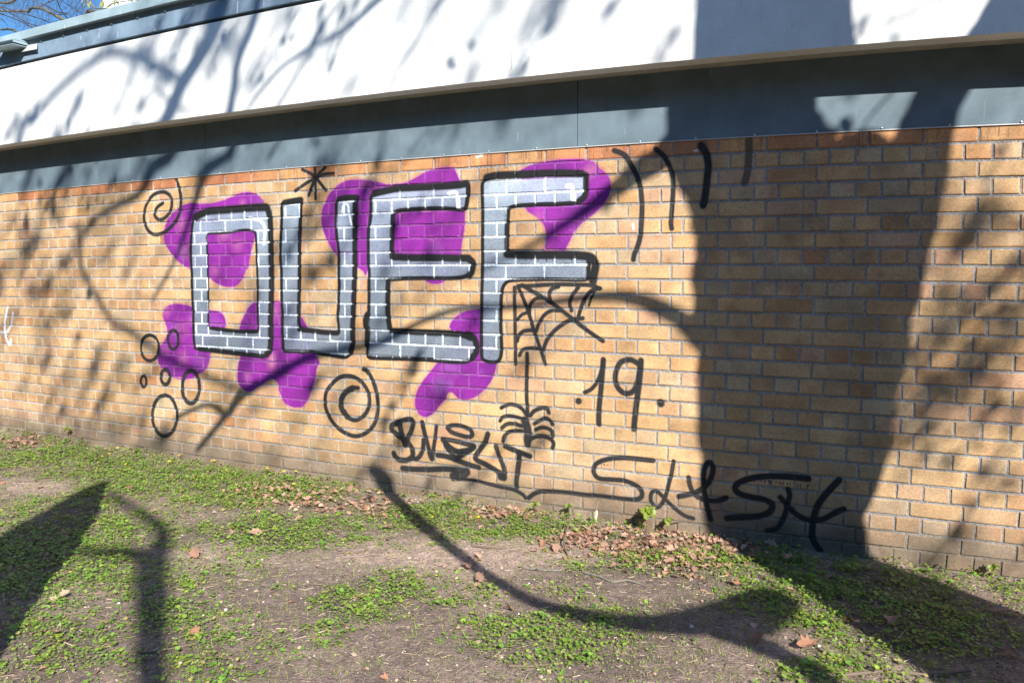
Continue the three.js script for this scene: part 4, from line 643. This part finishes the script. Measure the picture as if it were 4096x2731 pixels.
{ // grit and bits of straw in the soil
  const stone = (s) => { const g = new THREE.IcosahedronGeometry(0.5, 1), p = g.attributes.position; for (let i = 0; i < p.count; i++) { const k = 1 + 0.3 * (hash2(Math.round(p.getX(i) * 50), Math.round(p.getY(i) * 50 + p.getZ(i) * 31), s) - 0.5); p.setXYZ(i, p.getX(i) * k, p.getY(i) * k * 0.6, p.getZ(i) * k * 0.8); } g.computeVertexNormals(); return g; };
  const r = rng(171), sets = [[], []], straw = [];
  for (let k = 0; k < 60000; k++) {
    const x = -1.4 + r() * 10, z = 0.02 + r() * 3.5; if (r() < 0.75 * greenAt(x, z)) continue;
    const s = 0.002 + 0.011 * r() ** 8 + 0.0026 * r(), t = r(), c = k > 22000 ? rgb(0.15, 0.11, 0.09) : t < 0.45 ? rgb(0.42, 0.33, 0.26) : t < 0.55 ? rgb(0.62, 0.57, 0.5) : t < 0.8 ? rgb(0.3, 0.22, 0.16) : rgb(0.42, 0.26, 0.16);
    sets[k % 2].push({ m: M4(x, groundY(x, z) + s * 0.12, z, r() * 0.6, r() * 6.283, r() * 0.6, s), c: c.multiplyScalar(0.7 + 0.5 * r()) });
  }
  for (let k = 0; k < 14000; k++) { const x = -1.4 + r() * 10, z = 0.03 + r() * 3.5, l = 0.012 + 0.05 * r() * r(), t = r(); straw.push({ m: M4(x, groundY(x, z) + 0.003 + 0.004 * r(), z, 0, r() * 6.283, (r() - 0.5) * 0.25, l, 0.0012 + 0.0016 * r(), 0.0014 + 0.0016 * r()), c: (t < 0.5 ? rgb(0.42, 0.3, 0.2) : t < 0.75 ? rgb(0.6, 0.48, 0.34) : rgb(0.13, 0.09, 0.07)) }); }
  const grit = new THREE.Group(); grit.name = 'gravel'; grit.userData = { kind: 'stuff', label: 'pale grit and bits of straw strewn over the bare soil', category: 'grit' }; scene.add(grit);
  sets.forEach((s, i) => scatter(numbered('grit'), stone(3 + i), std(0xffffff, 0.85), s, grit));
  scatter('straw', new THREE.CylinderGeometry(0.5, 0.5, 1, 5).rotateZ(Math.PI / 2), std(0xffffff, 0.9), straw, grit);
  pebbleSpots.forEach(([x, z], i) => { const q = rng(300 + i), o = mesh(numbered('pebble'), stone(10 + i % 4), std((q() < 0.7 ? rgb(0.46, 0.34, 0.24) : rgb(0.55, 0.5, 0.43)).multiplyScalar(0.65 + 0.4 * q()), 0.6)); const s = 0.014 + 0.012 * q(); o.scale.setScalar(s); o.position.set(x, groundY(x, z) + s * 0.16, z); o.rotation.set(0.3 * q(), 6 * q(), 0.3 * q()); o.userData = { label: x > 6.2 ? 'small smooth pebble on the ground at the big trunk shadow' : x < 4.5 ? 'small smooth pebble on the soil in the left front' : 'small smooth pebble on the bare soil in the middle front', category: 'pebble', group: 'pebbles on the soil' }; });
}
// single things on the ground
const twigMat = std(rgb(0.16, 0.115, 0.085), 0.9, { bumpMap: rough, bumpScale: 0.001 }), lichenMat = std(rgb(0.2, 0.18, 0.145), 0.95, { bumpMap: rough, bumpScale: 0.004 });
const twigLabels = ['pale lichened stick, left piece of the broken stick before the leaf drift', 'pale lichened stick, right piece of the broken stick before the leaf drift', 'dark crooked twig rising out of the brown leaf drift', 'thin grey twig lying across the left edge of the leaf drift', 'thin dark twig among green leaves below the long curved shadow', 'brown straight twig lying in the front middle of the soil', 'thin pale twig on the bare soil under the spiral drawing', 'thin twig on pale soil beside the curved branch shadow', 'dark twig pointing at the bare soil right of the forked shadow', 'long thin twig crossing the dark vertical shadow at the front', 'short light brown twig next to a large folded leaf', 'thin reddish twig left of the dark vertical shadow', 'dark twig in the sunlit strip beside the big trunk shadow', 'long grey twig along the bottom edge in the trunk shadow', 'curved twig inside the shadow of the big trunk', 'pale arched twig on top of the sunlit leaf heap'];
twigLines.forEach((l, i) => {
  const th = i < 2 ? 0.0075 : i === 13 ? 0.007 : 0.0036 + 0.002 * hash2(i, 3), lift = i === 2 || i === 15 ? 0.05 : 0.008, q = rng(400 + i);
  const o = thing('fallen_twig', twigLabels[i], 'twig', [l[0][0], 0, l[0][1]]);
  const P = l.map(([x, z], k) => [x - l[0][0], groundY(x, z) + lift * (0.4 + q()) * (i === 2 ? k / 2 : 1), z - l[0][1], th * (1 - 0.5 * k / l.length)]);
  mesh('stem', limb(P, 410 + i, 6, 0.03, 0.2), i < 2 ? lichenMat : twigMat, o);
  const m = P[Math.floor(P.length / 2)]; mesh('side_shoot', limb([[m[0], m[1], m[2], th * 0.5], [m[0] + 0.05 * (q() - 0.5), m[1] + 0.012, m[2] + 0.05 * (q() - 0.3), th * 0.25]], 430 + i, 5, 0.02, 0.2), i < 2 ? lichenMat : twigMat, o);
});
function fallenLeaf(x, z, size, colour, label, group, tilt = 0.35, seed = 1) {
  const q = rng(seed), o = thing('fallen_leaf', label, 'leaf', [x, groundY(x, z) + 0.016 + 0.1 * size, z], group), mat = new THREE.MeshPhysicalMaterial({ color: colour, roughness: 0.75, transmission: 0.1, thickness: 0, side: THREE.DoubleSide, bumpMap: rough, bumpScale: 0.001 });
  mesh('blade', dryShapes[seed % 5], mat, o).scale.setScalar(size);
  mesh('stalk', limb([[0, 0, 0.19 * size, 0.0016], [0.1 * size, 0.01, 0.42 * size, 0.0012], [0.3 * size, 0.004, 0.7 * size, 0.001]], seed, 5, 0.02), mat, o);
  o.rotation.set((q() - 0.5) * tilt * 2, q() * 6.283, (q() - 0.5) * tilt * 2, 'YXZ'); return o;
}
leafSpots.forEach(([x, z], i) => { const q = rng(500 + i); if (i === 0) fallenLeaf(x, z, 0.1, rgb(0.3, 0.16, 0.1), 'large folded brown leaf lying by a twig right of the forked shadow', null, 0.6, 501); else fallenLeaf(x, z, 0.06 + 0.05 * q(), dryColour(q).multiplyScalar(0.95), z < 0.55 ? 'single dry lobed leaf near the foot of the brick wall' : x > 6.2 ? 'single dry lobed leaf on the ground at the big trunk shadow' : x < 4.3 ? 'single dry lobed leaf among plants on the left part of the ground' : 'single dry lobed leaf on the bare soil in the middle front', 'single leaves lying on the ground', 0.5, 520 + i); });
fallenLeaf(4.033, -0.020, 0.1, rgb(0.5, 0.2, 0.09), 'orange star shaped leaf resting on green plants by the wall foot', null, 0.9, 611);
{ const o = fallenLeaf(5.394, 0.112, 0.11, rgb(0.75, 0.66, 0.48), 'pale cream leaf standing upright in front of the wall', null, 0.1, 613); o.rotation.set(-1.35, 0.4, 0.25, 'YXZ'); o.position.y += 0.045; o.scale.set(0.4, 1, 1); }
{ // little yellow flowers of the ground cover
  const petal = (() => { const s = new THREE.Shape(); s.moveTo(0, 0.15); s.quadraticCurveTo(0.2, 0.5, 0, 1); s.quadraticCurveTo(-0.2, 0.5, 0, 0.15); const g = new THREE.ShapeGeometry(s, 4).rotateX(-Math.PI / 2), p = g.attributes.position; for (let i = 0; i < p.count; i++) p.setY(i, 0.25 * p.getZ(i) ** 2 + 0.02); g.computeVertexNormals(); return g; })();
  const yellow = std(rgb(0.85, 0.62, 0.02), 0.4, { side: THREE.DoubleSide }), heart = std(rgb(0.6, 0.42, 0.02), 0.8), stemMat = std(rgb(0.1, 0.18, 0.03), 0.7);
  let proto;
  flowerSpots.forEach(([x, z], i) => {
    let o;
    if (!proto) {
      o = proto = thing('yellow_flower', 'tiny yellow star flower opening above the green ground cover', 'flower', [0, 0, 0], 'yellow flowers in the ground cover');
      for (let k = 0; k < 8; k++) { const p = mesh('petal', petal, yellow, o); p.scale.setScalar(0.014); p.position.y = 0.045; p.rotation.y = k * Math.PI / 4; }
      const h = mesh('flower_centre', new THREE.SphereGeometry(0.0035, 8, 6), heart, o); h.position.y = 0.047;
      mesh('stem', limb([[0, 0, 0, 0.0012], [0.004, 0.025, 0.003, 0.0011], [0, 0.045, 0, 0.001]], 3, 5, 0.02), stemMat, o);
    } else { o = proto.clone(); o.name = numbered('yellow_flower'); scene.add(o); }
    o.position.set(x, groundY(x, Math.max(0.03, z)), Math.max(0.03, z)); o.rotation.set(0.35, i * 1.7, 0.1, 'YXZ'); o.scale.setScalar(0.9 + 0.4 * hash2(i, 7));
  });
}
{ // seedlings at the foot of the wall
  const stemMat = std(rgb(0.12, 0.09, 0.04), 0.8), sunny = new THREE.MeshPhysicalMaterial({ color: rgb(0.2, 0.26, 0.02), roughness: 0.5, transmission: 0.35, thickness: 0, side: THREE.DoubleSide });
  const blade = dryShapes.map((g) => g.clone().translate(0, 0, -0.22));
  const say = ['tallest seedling with yellow green leaves in front of the S of the long tag', 'small dark leaved seedling under the tail of the long tag', 'seedling with drooping leaves left of the pale upright leaf', 'little seedling by the wall below the ring drawings', 'bare thin seedling stalk at the far left wall foot', 'yellowish seedling on the sunlit soil right of the trunk shadow', 'seedling in front of the loop of the painted letter'];
  seedlingSpots.forEach(([x, z], i) => {
    const q = rng(700 + i), h = [0.17, 0.09, 0.1, 0.14, 0.11, 0.09, 0.1][i], zz = Math.max(0.05, z), o = thing('seedling', say[i], 'seedling', [x, groundY(x, zz), zz]);
    mesh('stem', limb([[0, -0.01, 0, 0.003], [0.01 * (q() - 0.5), h * 0.5, 0.008, 0.0026], [0.02 * (q() - 0.5), h, 0.012, 0.002]], 710 + i, 6, 0.03), stemMat, o);
    const n = i === 4 ? 2 : 5; for (let k = 0; k < n; k++) { const b = mesh('leaf', blade[k], sunny, o), s = (i === 0 ? 0.1 : 0.055) * (0.8 + 0.4 * q()); b.scale.setScalar(s); b.position.set(0, h * (0.86 + 0.14 * k / n), 0.012); b.rotation.set(-0.55 - 0.4 * q(), k * 6.283 / n + q(), 0, 'YXZ'); }
  });
}

// ------------------------------------------------------------------ trees
const barkMat = std(rgb(0.13, 0.105, 0.08), 0.95, { bumpMap: rough, bumpScale: 0.006 }), twigBark = std(rgb(0.1, 0.08, 0.065), 0.9);
{ // the big old tree behind the onlooker, whose trunk and low limbs shade the wall and the grass
  const t = thing('shade_tree', 'big old tree with a thick forked trunk and drooping limbs facing the painted wall', 'tree');
  const trunk = [[8.76, -0.15, 2.52, 0.66], [8.74, 0.3, 2.5, 0.54], [8.72, 1.1, 2.5, 0.45], [8.69, 1.55, 2.5, 0.38], [8.62, 1.85, 2.5, 0.31], [8.59, 2.1, 2.5, 0.285], ...shadeLimbs.trunk.slice(1, 4), [8.66, 3.71, 2.5, 0.465]];
  mesh('trunk', limb(trunk, 31, 16, 0.12, 0.03), barkMat, t);
  mesh('trunk_fork', limb([[8.52, 3.55, 2.5, 0.32], [8.44, 3.9, 2.5, 0.29], [8.35, 4.12, 2.5, 0.27], ...shadeLimbs.stem, [8.28, 5.1, 2.5, 0.29], [8.2, 6.0, 2.6, 0.25], [8.0, 7.2, 2.9, 0.18], [7.9, 9, 3.3, 0.1]], 33, 12, 0.15, 0.04), barkMat, t);
  mesh('trunk_fork', limb([[8.85, 3.2, 2.5, 0.25], [9.0, 3.65, 2.5, 0.2], [9.13, 4.0, 2.5, 0.13], [9.2, 4.28, 2.5, 0.1], [9.29, 4.45, 2.5, 0.1], [9.5, 4.9, 2.5, 0.1], [9.9, 5.7, 2.6, 0.08], [10.4, 7, 3, 0.05]], 35, 10, 0.12, 0.04), barkMat, t);
  mesh('trunk_fork', limb([[8.78, 3.0, 2.5, 0.26], [8.82, 3.5, 2.5, 0.23], [8.84, 4.02, 2.5, 0.19], [8.9, 4.14, 2.5, 0.08]], 36, 10, 0.1, 0.05), barkMat, t);
  for (const k of ['limb', 'low', 'fork']) shadeLimbs[k].forEach((l, i) => mesh('branch', limb(l, 40 + i, 8, 0.1, 0.1), barkMat, t));
  shadeLimbs.twig.forEach((l, i) => mesh('twig', limb(l, 60 + i, 6, 0.06, 0.15), twigBark, t));
  // fine twigs with opening buds, whose soft shade dapples wall, eaves and ground
  const r = rng(801), twigs = [], buds = [], up = new THREE.Vector3(0, 1, 0);
  const spots = [[0.0, 1.3, 0.7, 0.6, 20, 7], [0.8, 1.7, 0.9, 0.7, 12, 7], [2.2, 2.95, 0.9, 0.25, 26, 6], [3.0, 2.95, 0.8, 0.25, 12], [0.6, 0.4, 0.8, 0.3, 16, 6.5], [2.6, 1.0, 1.0, 0.6, 14, 6], [4.2, 2.2, 1.2, 0.4, 14], [7.3, 1.1, 0.4, 0.7, 46], [0.3, 1.3, 0.8, 0.7, 16, 7.5], [0.9, 2.25, 0.9, 0.2, 22, 4], [7.2, 1.2, 0.35, 0.7, 26, 6], [3.3, 1.5, 1.5, 0.7, 26, 6], [1.5, 0.6, 1.2, 0.4, 12, 6], [4.0, 2.95, 1.6, 0.3, 30, 9], [7.1, 2.7, 0.4, 0.3, 12], [5.4, 2.9, 0.5, 0.3, 10], [4.2, 0.6, 0.8, 0.5, 12]];
  for (const [cx, cy, sx, sy, n, far] of spots) for (let i = 0; i < n; i++) {
    const g2 = () => (r() + r() + r() - 1.5) * 1.15, x = cx + sx * g2(), y = Math.max(0.15, cy + sy * g2()), d = (far ?? 3.4) + 4.6 * r() ** 1.3, base = new THREE.Vector3(x, y, 0).addScaledVector(SUN, d);
    const dir = new THREE.Vector3(0.55 + 0.5 * (r() - 0.5), 0.8 * (0.4 + r()), 0.5 * (r() - 0.5)).normalize(), len = 0.35 + 0.8 * r();
    twigs.push({ m: new THREE.Matrix4().compose(base, new THREE.Quaternion().setFromUnitVectors(up, dir), new THREE.Vector3(0.0025 + 0.0035 * r(), len, 0.0025 + 0.0035 * r())) });
    const nb = 3 + Math.floor(7 * r()); for (let k = 0; k < nb; k++) { const p = base.clone().addScaledVector(dir, len * (r() - 0.5)), s = (0.012 + 0.026 * r()) * (far ? 1.25 : 1); p.x += 0.09 * (r() - 0.5); p.y -= 0.06 * r(); p.z += 0.09 * (r() - 0.5); buds.push({ m: M4(p.x, p.y, p.z, (r() - 0.5), r() * 6, (r() - 0.5), s * 0.55, s * (1 + 0.6 * r()), s * 0.55) }); }
  }
  for (const [x, y, s, d] of [[2.6, 2.95, 0.035, 3.0], [1.03, 1.36, 0.045, 3.2], [6.73, 2.27, 0.045, 2.7], [3.12, 2.86, 0.03, 3.1]]) { const p = new THREE.Vector3(x, y, 0.1).addScaledVector(SUN, d); buds.push({ m: M4(p.x, p.y, p.z, 0, 0, 0.4, s * 0.6, s, s * 0.6) }); }
  scatter('twigs', new THREE.CylinderGeometry(1, 1, 1, 5), twigBark, twigs, t);
  scatter('buds', new THREE.IcosahedronGeometry(1, 1), std(rgb(0.14, 0.17, 0.04), 0.8), buds, t);
}
{ // a broken-off leaning trunk standing to the left of the onlooker
  const t = thing('broken_trunk', 'stout leaning tree stub that tapers to a point left of the viewpoint', 'tree');
  const s = shadeLimbs.stub.slice().reverse(), b = s[0];
  mesh('trunk', limb([[b[0] + 0.1, -0.1, b[2], 0.36], [b[0] + 0.04, 0.5, b[2], 0.28], ...s], 37, 12, 0.1, 0.04), barkMat, t);
}
{ // the bare tree that shows above the roof at the far left
  const t = thing('bare_tree', 'leafless grey tree with mossy limbs showing above the roof edge', 'tree'), Z = -9, r = rng(900);
  const moss = std(rgb(0.13, 0.115, 0.07), 0.95), bark = std(rgb(0.07, 0.057, 0.05), 0.9);
  mesh('trunk', limb([[-10.2, -0.2, Z - 1, 0.3], [-10.3, 3, Z - 1, 0.26], [-10.5, 5.9, Z - 0.5, 0.2], [-10.35, 6.7, Z - 0.2, 0.14], [-10.4, 7.0, Z - 0.2, 0.1]], 901, 10, 0.4), bark, t);
  backBranches.forEach(([w, p], i) => mesh('branch', limb(p.map(([x, y], k) => [x, y, Z + 0.6 * Math.sin(i * 2.1 + k * 0.5) * (i > 2 ? 1 : 0.2), w * (1 - 0.35 * k / p.length)]), 910 + i, 7, 0.15, 0.14), i < 3 ? moss : bark, t));
  mesh('branch', limb([[-10.4, 7.0, Z - 0.2, 0.1], [-10.2, 7.35, Z, 0.07], [-10.9, 7.75, Z, 0.045], ...backBranches[0][1].slice(0, 1).map(([x, y]) => [x, y, Z, 0.04])], 940, 7, 0.2), bark, t);
  const tw = [];
  for (let i = 0; i < 760; i++) {
    const x = -15 + r() * 5.6, y = 7.3 + r() * 2.1, z = Z + (r() - 0.5) * 3, a = r() < 0.6 ? 2.3 + 0.7 * (r() - 0.5) : 0.9 + 1.2 * (r() - 0.5), l = 0.3 + 0.9 * r(), w = 0.0035 + 0.006 * r() * r(), bend = 0.5 * (r() - 0.5);
    const P = [0, 1, 2, 3].map((k) => [x + Math.cos(a + bend * k / 3) * l * k / 3, y + Math.sin(a + bend * k / 3) * l * k / 3, z + 0.1 * k * (r() - 0.5), w * (1 - 0.2 * k)]);
    tw.push(limb(P, i, 4, 0.3, 0.1)); if (r() < 0.7) { const m = P[2], b = a + (r() < 0.5 ? 0.7 : -0.7); tw.push(limb([[m[0], m[1], m[2], w * 0.7], [m[0] + Math.cos(b) * l * 0.25, m[1] + Math.sin(b) * l * 0.25, m[2], w * 0.5], [m[0] + Math.cos(b + 0.3) * l * 0.5, m[1] + Math.sin(b + 0.3) * l * 0.5, m[2] + 0.05, w * 0.4]], i, 4, 0.3, 0.1)); }
  }
  mesh('twigs', mergeGeometries(tw), bark, t).userData.kind = 'stuff';
}
{ // a young branch with hanging new leaves that reaches over the roof
  const t = thing('budding_tree', 'young tree whose hanging yellow green new leaves reach over the roof edge', 'tree'), Z = -2.5, r = rng(950);
  const bark = std(rgb(0.17, 0.14, 0.1), 0.9), young = new THREE.MeshPhysicalMaterial({ color: rgb(0.34, 0.36, 0.1), roughness: 0.6, transmission: 0.35, thickness: 0, side: THREE.DoubleSide });
  mesh('trunk', limb([[1.1, -0.2, -9.6, 0.16], [0.8, 6, -9, 0.12], [0, 8.5, -7, 0.08], [-1.5, 7.2, -4, 0.045], [-2.5, 5.8, -2.7, 0.02], [buddingTwig[0][0], buddingTwig[0][1], Z, 0.013]], 951, 8, 0.3), bark, t);
  mesh('branch', limb(buddingTwig.map(([x, y], i) => [x, y, Z, 0.011 * (1 - 0.6 * i / buddingTwig.length)]), 953, 6, 0.05, 0.2), bark, t);
  const blade = (() => { const s = new THREE.Shape(); s.moveTo(0, 0); s.quadraticCurveTo(0.2, -0.45, 0, -1); s.quadraticCurveTo(-0.2, -0.45, 0, 0); const g = new THREE.ShapeGeometry(s, 4), p = g.attributes.position; for (let i = 0; i < p.count; i++) p.setZ(i, 0.9 * p.getX(i) ** 2 + 0.14 * p.getY(i) ** 2); g.computeVertexNormals(); return g; })();
  for (const [x, y] of budSpots) {
    let nx = 0, best = 1e9; for (const q of buddingTwig) { const d = Math.hypot(q[0] - x, q[1] - y); if (d < best) { best = d; nx = q; } }
    mesh('stalk', limb([[nx[0], nx[1], Z, 0.004], [x, y + 0.02, Z, 0.0025]], 5, 5, 0.05), bark, t);
    for (let k = 0; k < 4; k++) { const b = mesh('leaf', blade, young, t); b.position.set(x + 0.02 * (r() - 0.5), y + 0.015, Z + 0.02 * (r() - 0.5)); b.scale.setScalar(0.045 + 0.045 * r()); b.rotation.set(0.5 * (r() - 0.5), r() * 6.283, 0.6 * (r() - 0.5)); }
  }
}
{ // the pale house far behind
  const t = thing('white_house', 'white rendered house with a dark window far behind the roof', 'house', [-32, 0, -30]), w = std(rgb(0.78, 0.77, 0.74), 0.9);
  // the front is left open where its windows are set
  const wins = [[-2.5, 16.6, 0.9, 1.5], [-3.62, 16.6, 0.26, 1.9], [1.2, 16.6, 0.9, 1.5], [-2.5, 13.4, 0.9, 1.5], [1.2, 13.4, 0.9, 1.5]];
  const s = new THREE.Shape(); s.moveTo(-5.06, -0.2); s.lineTo(9, -0.2); s.lineTo(9, 19.5); s.lineTo(-5.06, 19.5); s.closePath();
  for (const [x, y, ww, h] of wins) { const o = new THREE.Path(); o.moveTo(x, y); o.lineTo(x, y + h); o.lineTo(x + ww, y + h); o.lineTo(x + ww, y); o.closePath(); s.holes.push(o); }
  mesh('wall', new THREE.ExtrudeGeometry(s, { depth: 0.3, bevelEnabled: false }), w, t);
  mesh('side_wall', new THREE.BoxGeometry(13.9, 19.6, 9).translate(1.97, 9.7, -4.9), std(rgb(0.6, 0.59, 0.56), 0.9), t);
  mesh('roof', new THREE.BoxGeometry(14.8, 0.4, 10).translate(1.97, 19.75, -4.3), std(rgb(0.3, 0.14, 0.1), 0.8), t);
  for (const [x, y, ww, h] of wins) {
    const f = mesh('window', mergeGeometries([new THREE.BoxGeometry(ww, 0.06, 0.1).translate(x + ww / 2, y + 0.03, 0.12), new THREE.BoxGeometry(ww, 0.06, 0.1).translate(x + ww / 2, y + h - 0.03, 0.12), new THREE.BoxGeometry(0.06, h - 0.12, 0.1).translate(x + 0.03, y + h / 2, 0.12), new THREE.BoxGeometry(0.06, h - 0.12, 0.1).translate(x + ww - 0.03, y + h / 2, 0.12)]), w, t);
    mesh('pane', new THREE.BoxGeometry(ww - 0.12, h - 0.12, 0.02).translate(x + ww / 2, y + h / 2, 0.08), std(rgb(0.03, 0.045, 0.06), 0.1), f);
  }
  mesh('downpipe', new THREE.CylinderGeometry(0.06, 0.06, 18, 8).translate(-3.9, 10, 0.4), std(rgb(0.4, 0.42, 0.42), 0.6), t);
}
{ // unseen wood edge, added behind the onlooker to shut out low sky
  const r = rng(970), clumps = [], g = new THREE.IcosahedronGeometry(1, 1), p = g.attributes.position;
  for (let i = 0; i < p.count; i++) { const k = 0.7 + 0.6 * hash2(Math.round(p.getX(i) * 40), Math.round(p.getY(i) * 40), Math.round(p.getZ(i) * 40)); p.setXYZ(i, p.getX(i) * k, p.getY(i) * k, p.getZ(i) * k); }
  g.computeVertexNormals();
  const path = new THREE.CatmullRomCurve3([[-16, 3], [-13, 11], [-4, 16], [8, 17.5], [20, 17], [30, 11], [33, 2]].map(([x, z]) => new THREE.Vector3(x, 0, z)));
  for (let i = 0; i < 7000; i++) { const q = path.getPoint(r()), h = lerp(9.5, 15, Math.max(smooth(11, 6, q.x), smooth(26, 30, q.x))) * (0.86 + 0.14 * Math.sin(q.x * 0.9) * Math.sin(q.z * 0.7)), s = 0.45 + 0.5 * r(); clumps.push({ m: M4(q.x + 2.2 * (r() - 0.5), h * r(), q.z + 2.2 * (r() - 0.5), r() * 3, r() * 6, r() * 3, s), c: rgb(0.045, 0.065, 0.022).multiplyScalar(0.7 + 0.6 * r()) }); }
  const w = scatter('added_woodland', g, std(0xffffff, 0.9), clumps); Object.assign(w.userData, { label: 'added unseen wood edge behind the viewpoint that shuts out low sky light', category: 'added_woodland' });
}
renderer.render(scene, camera);
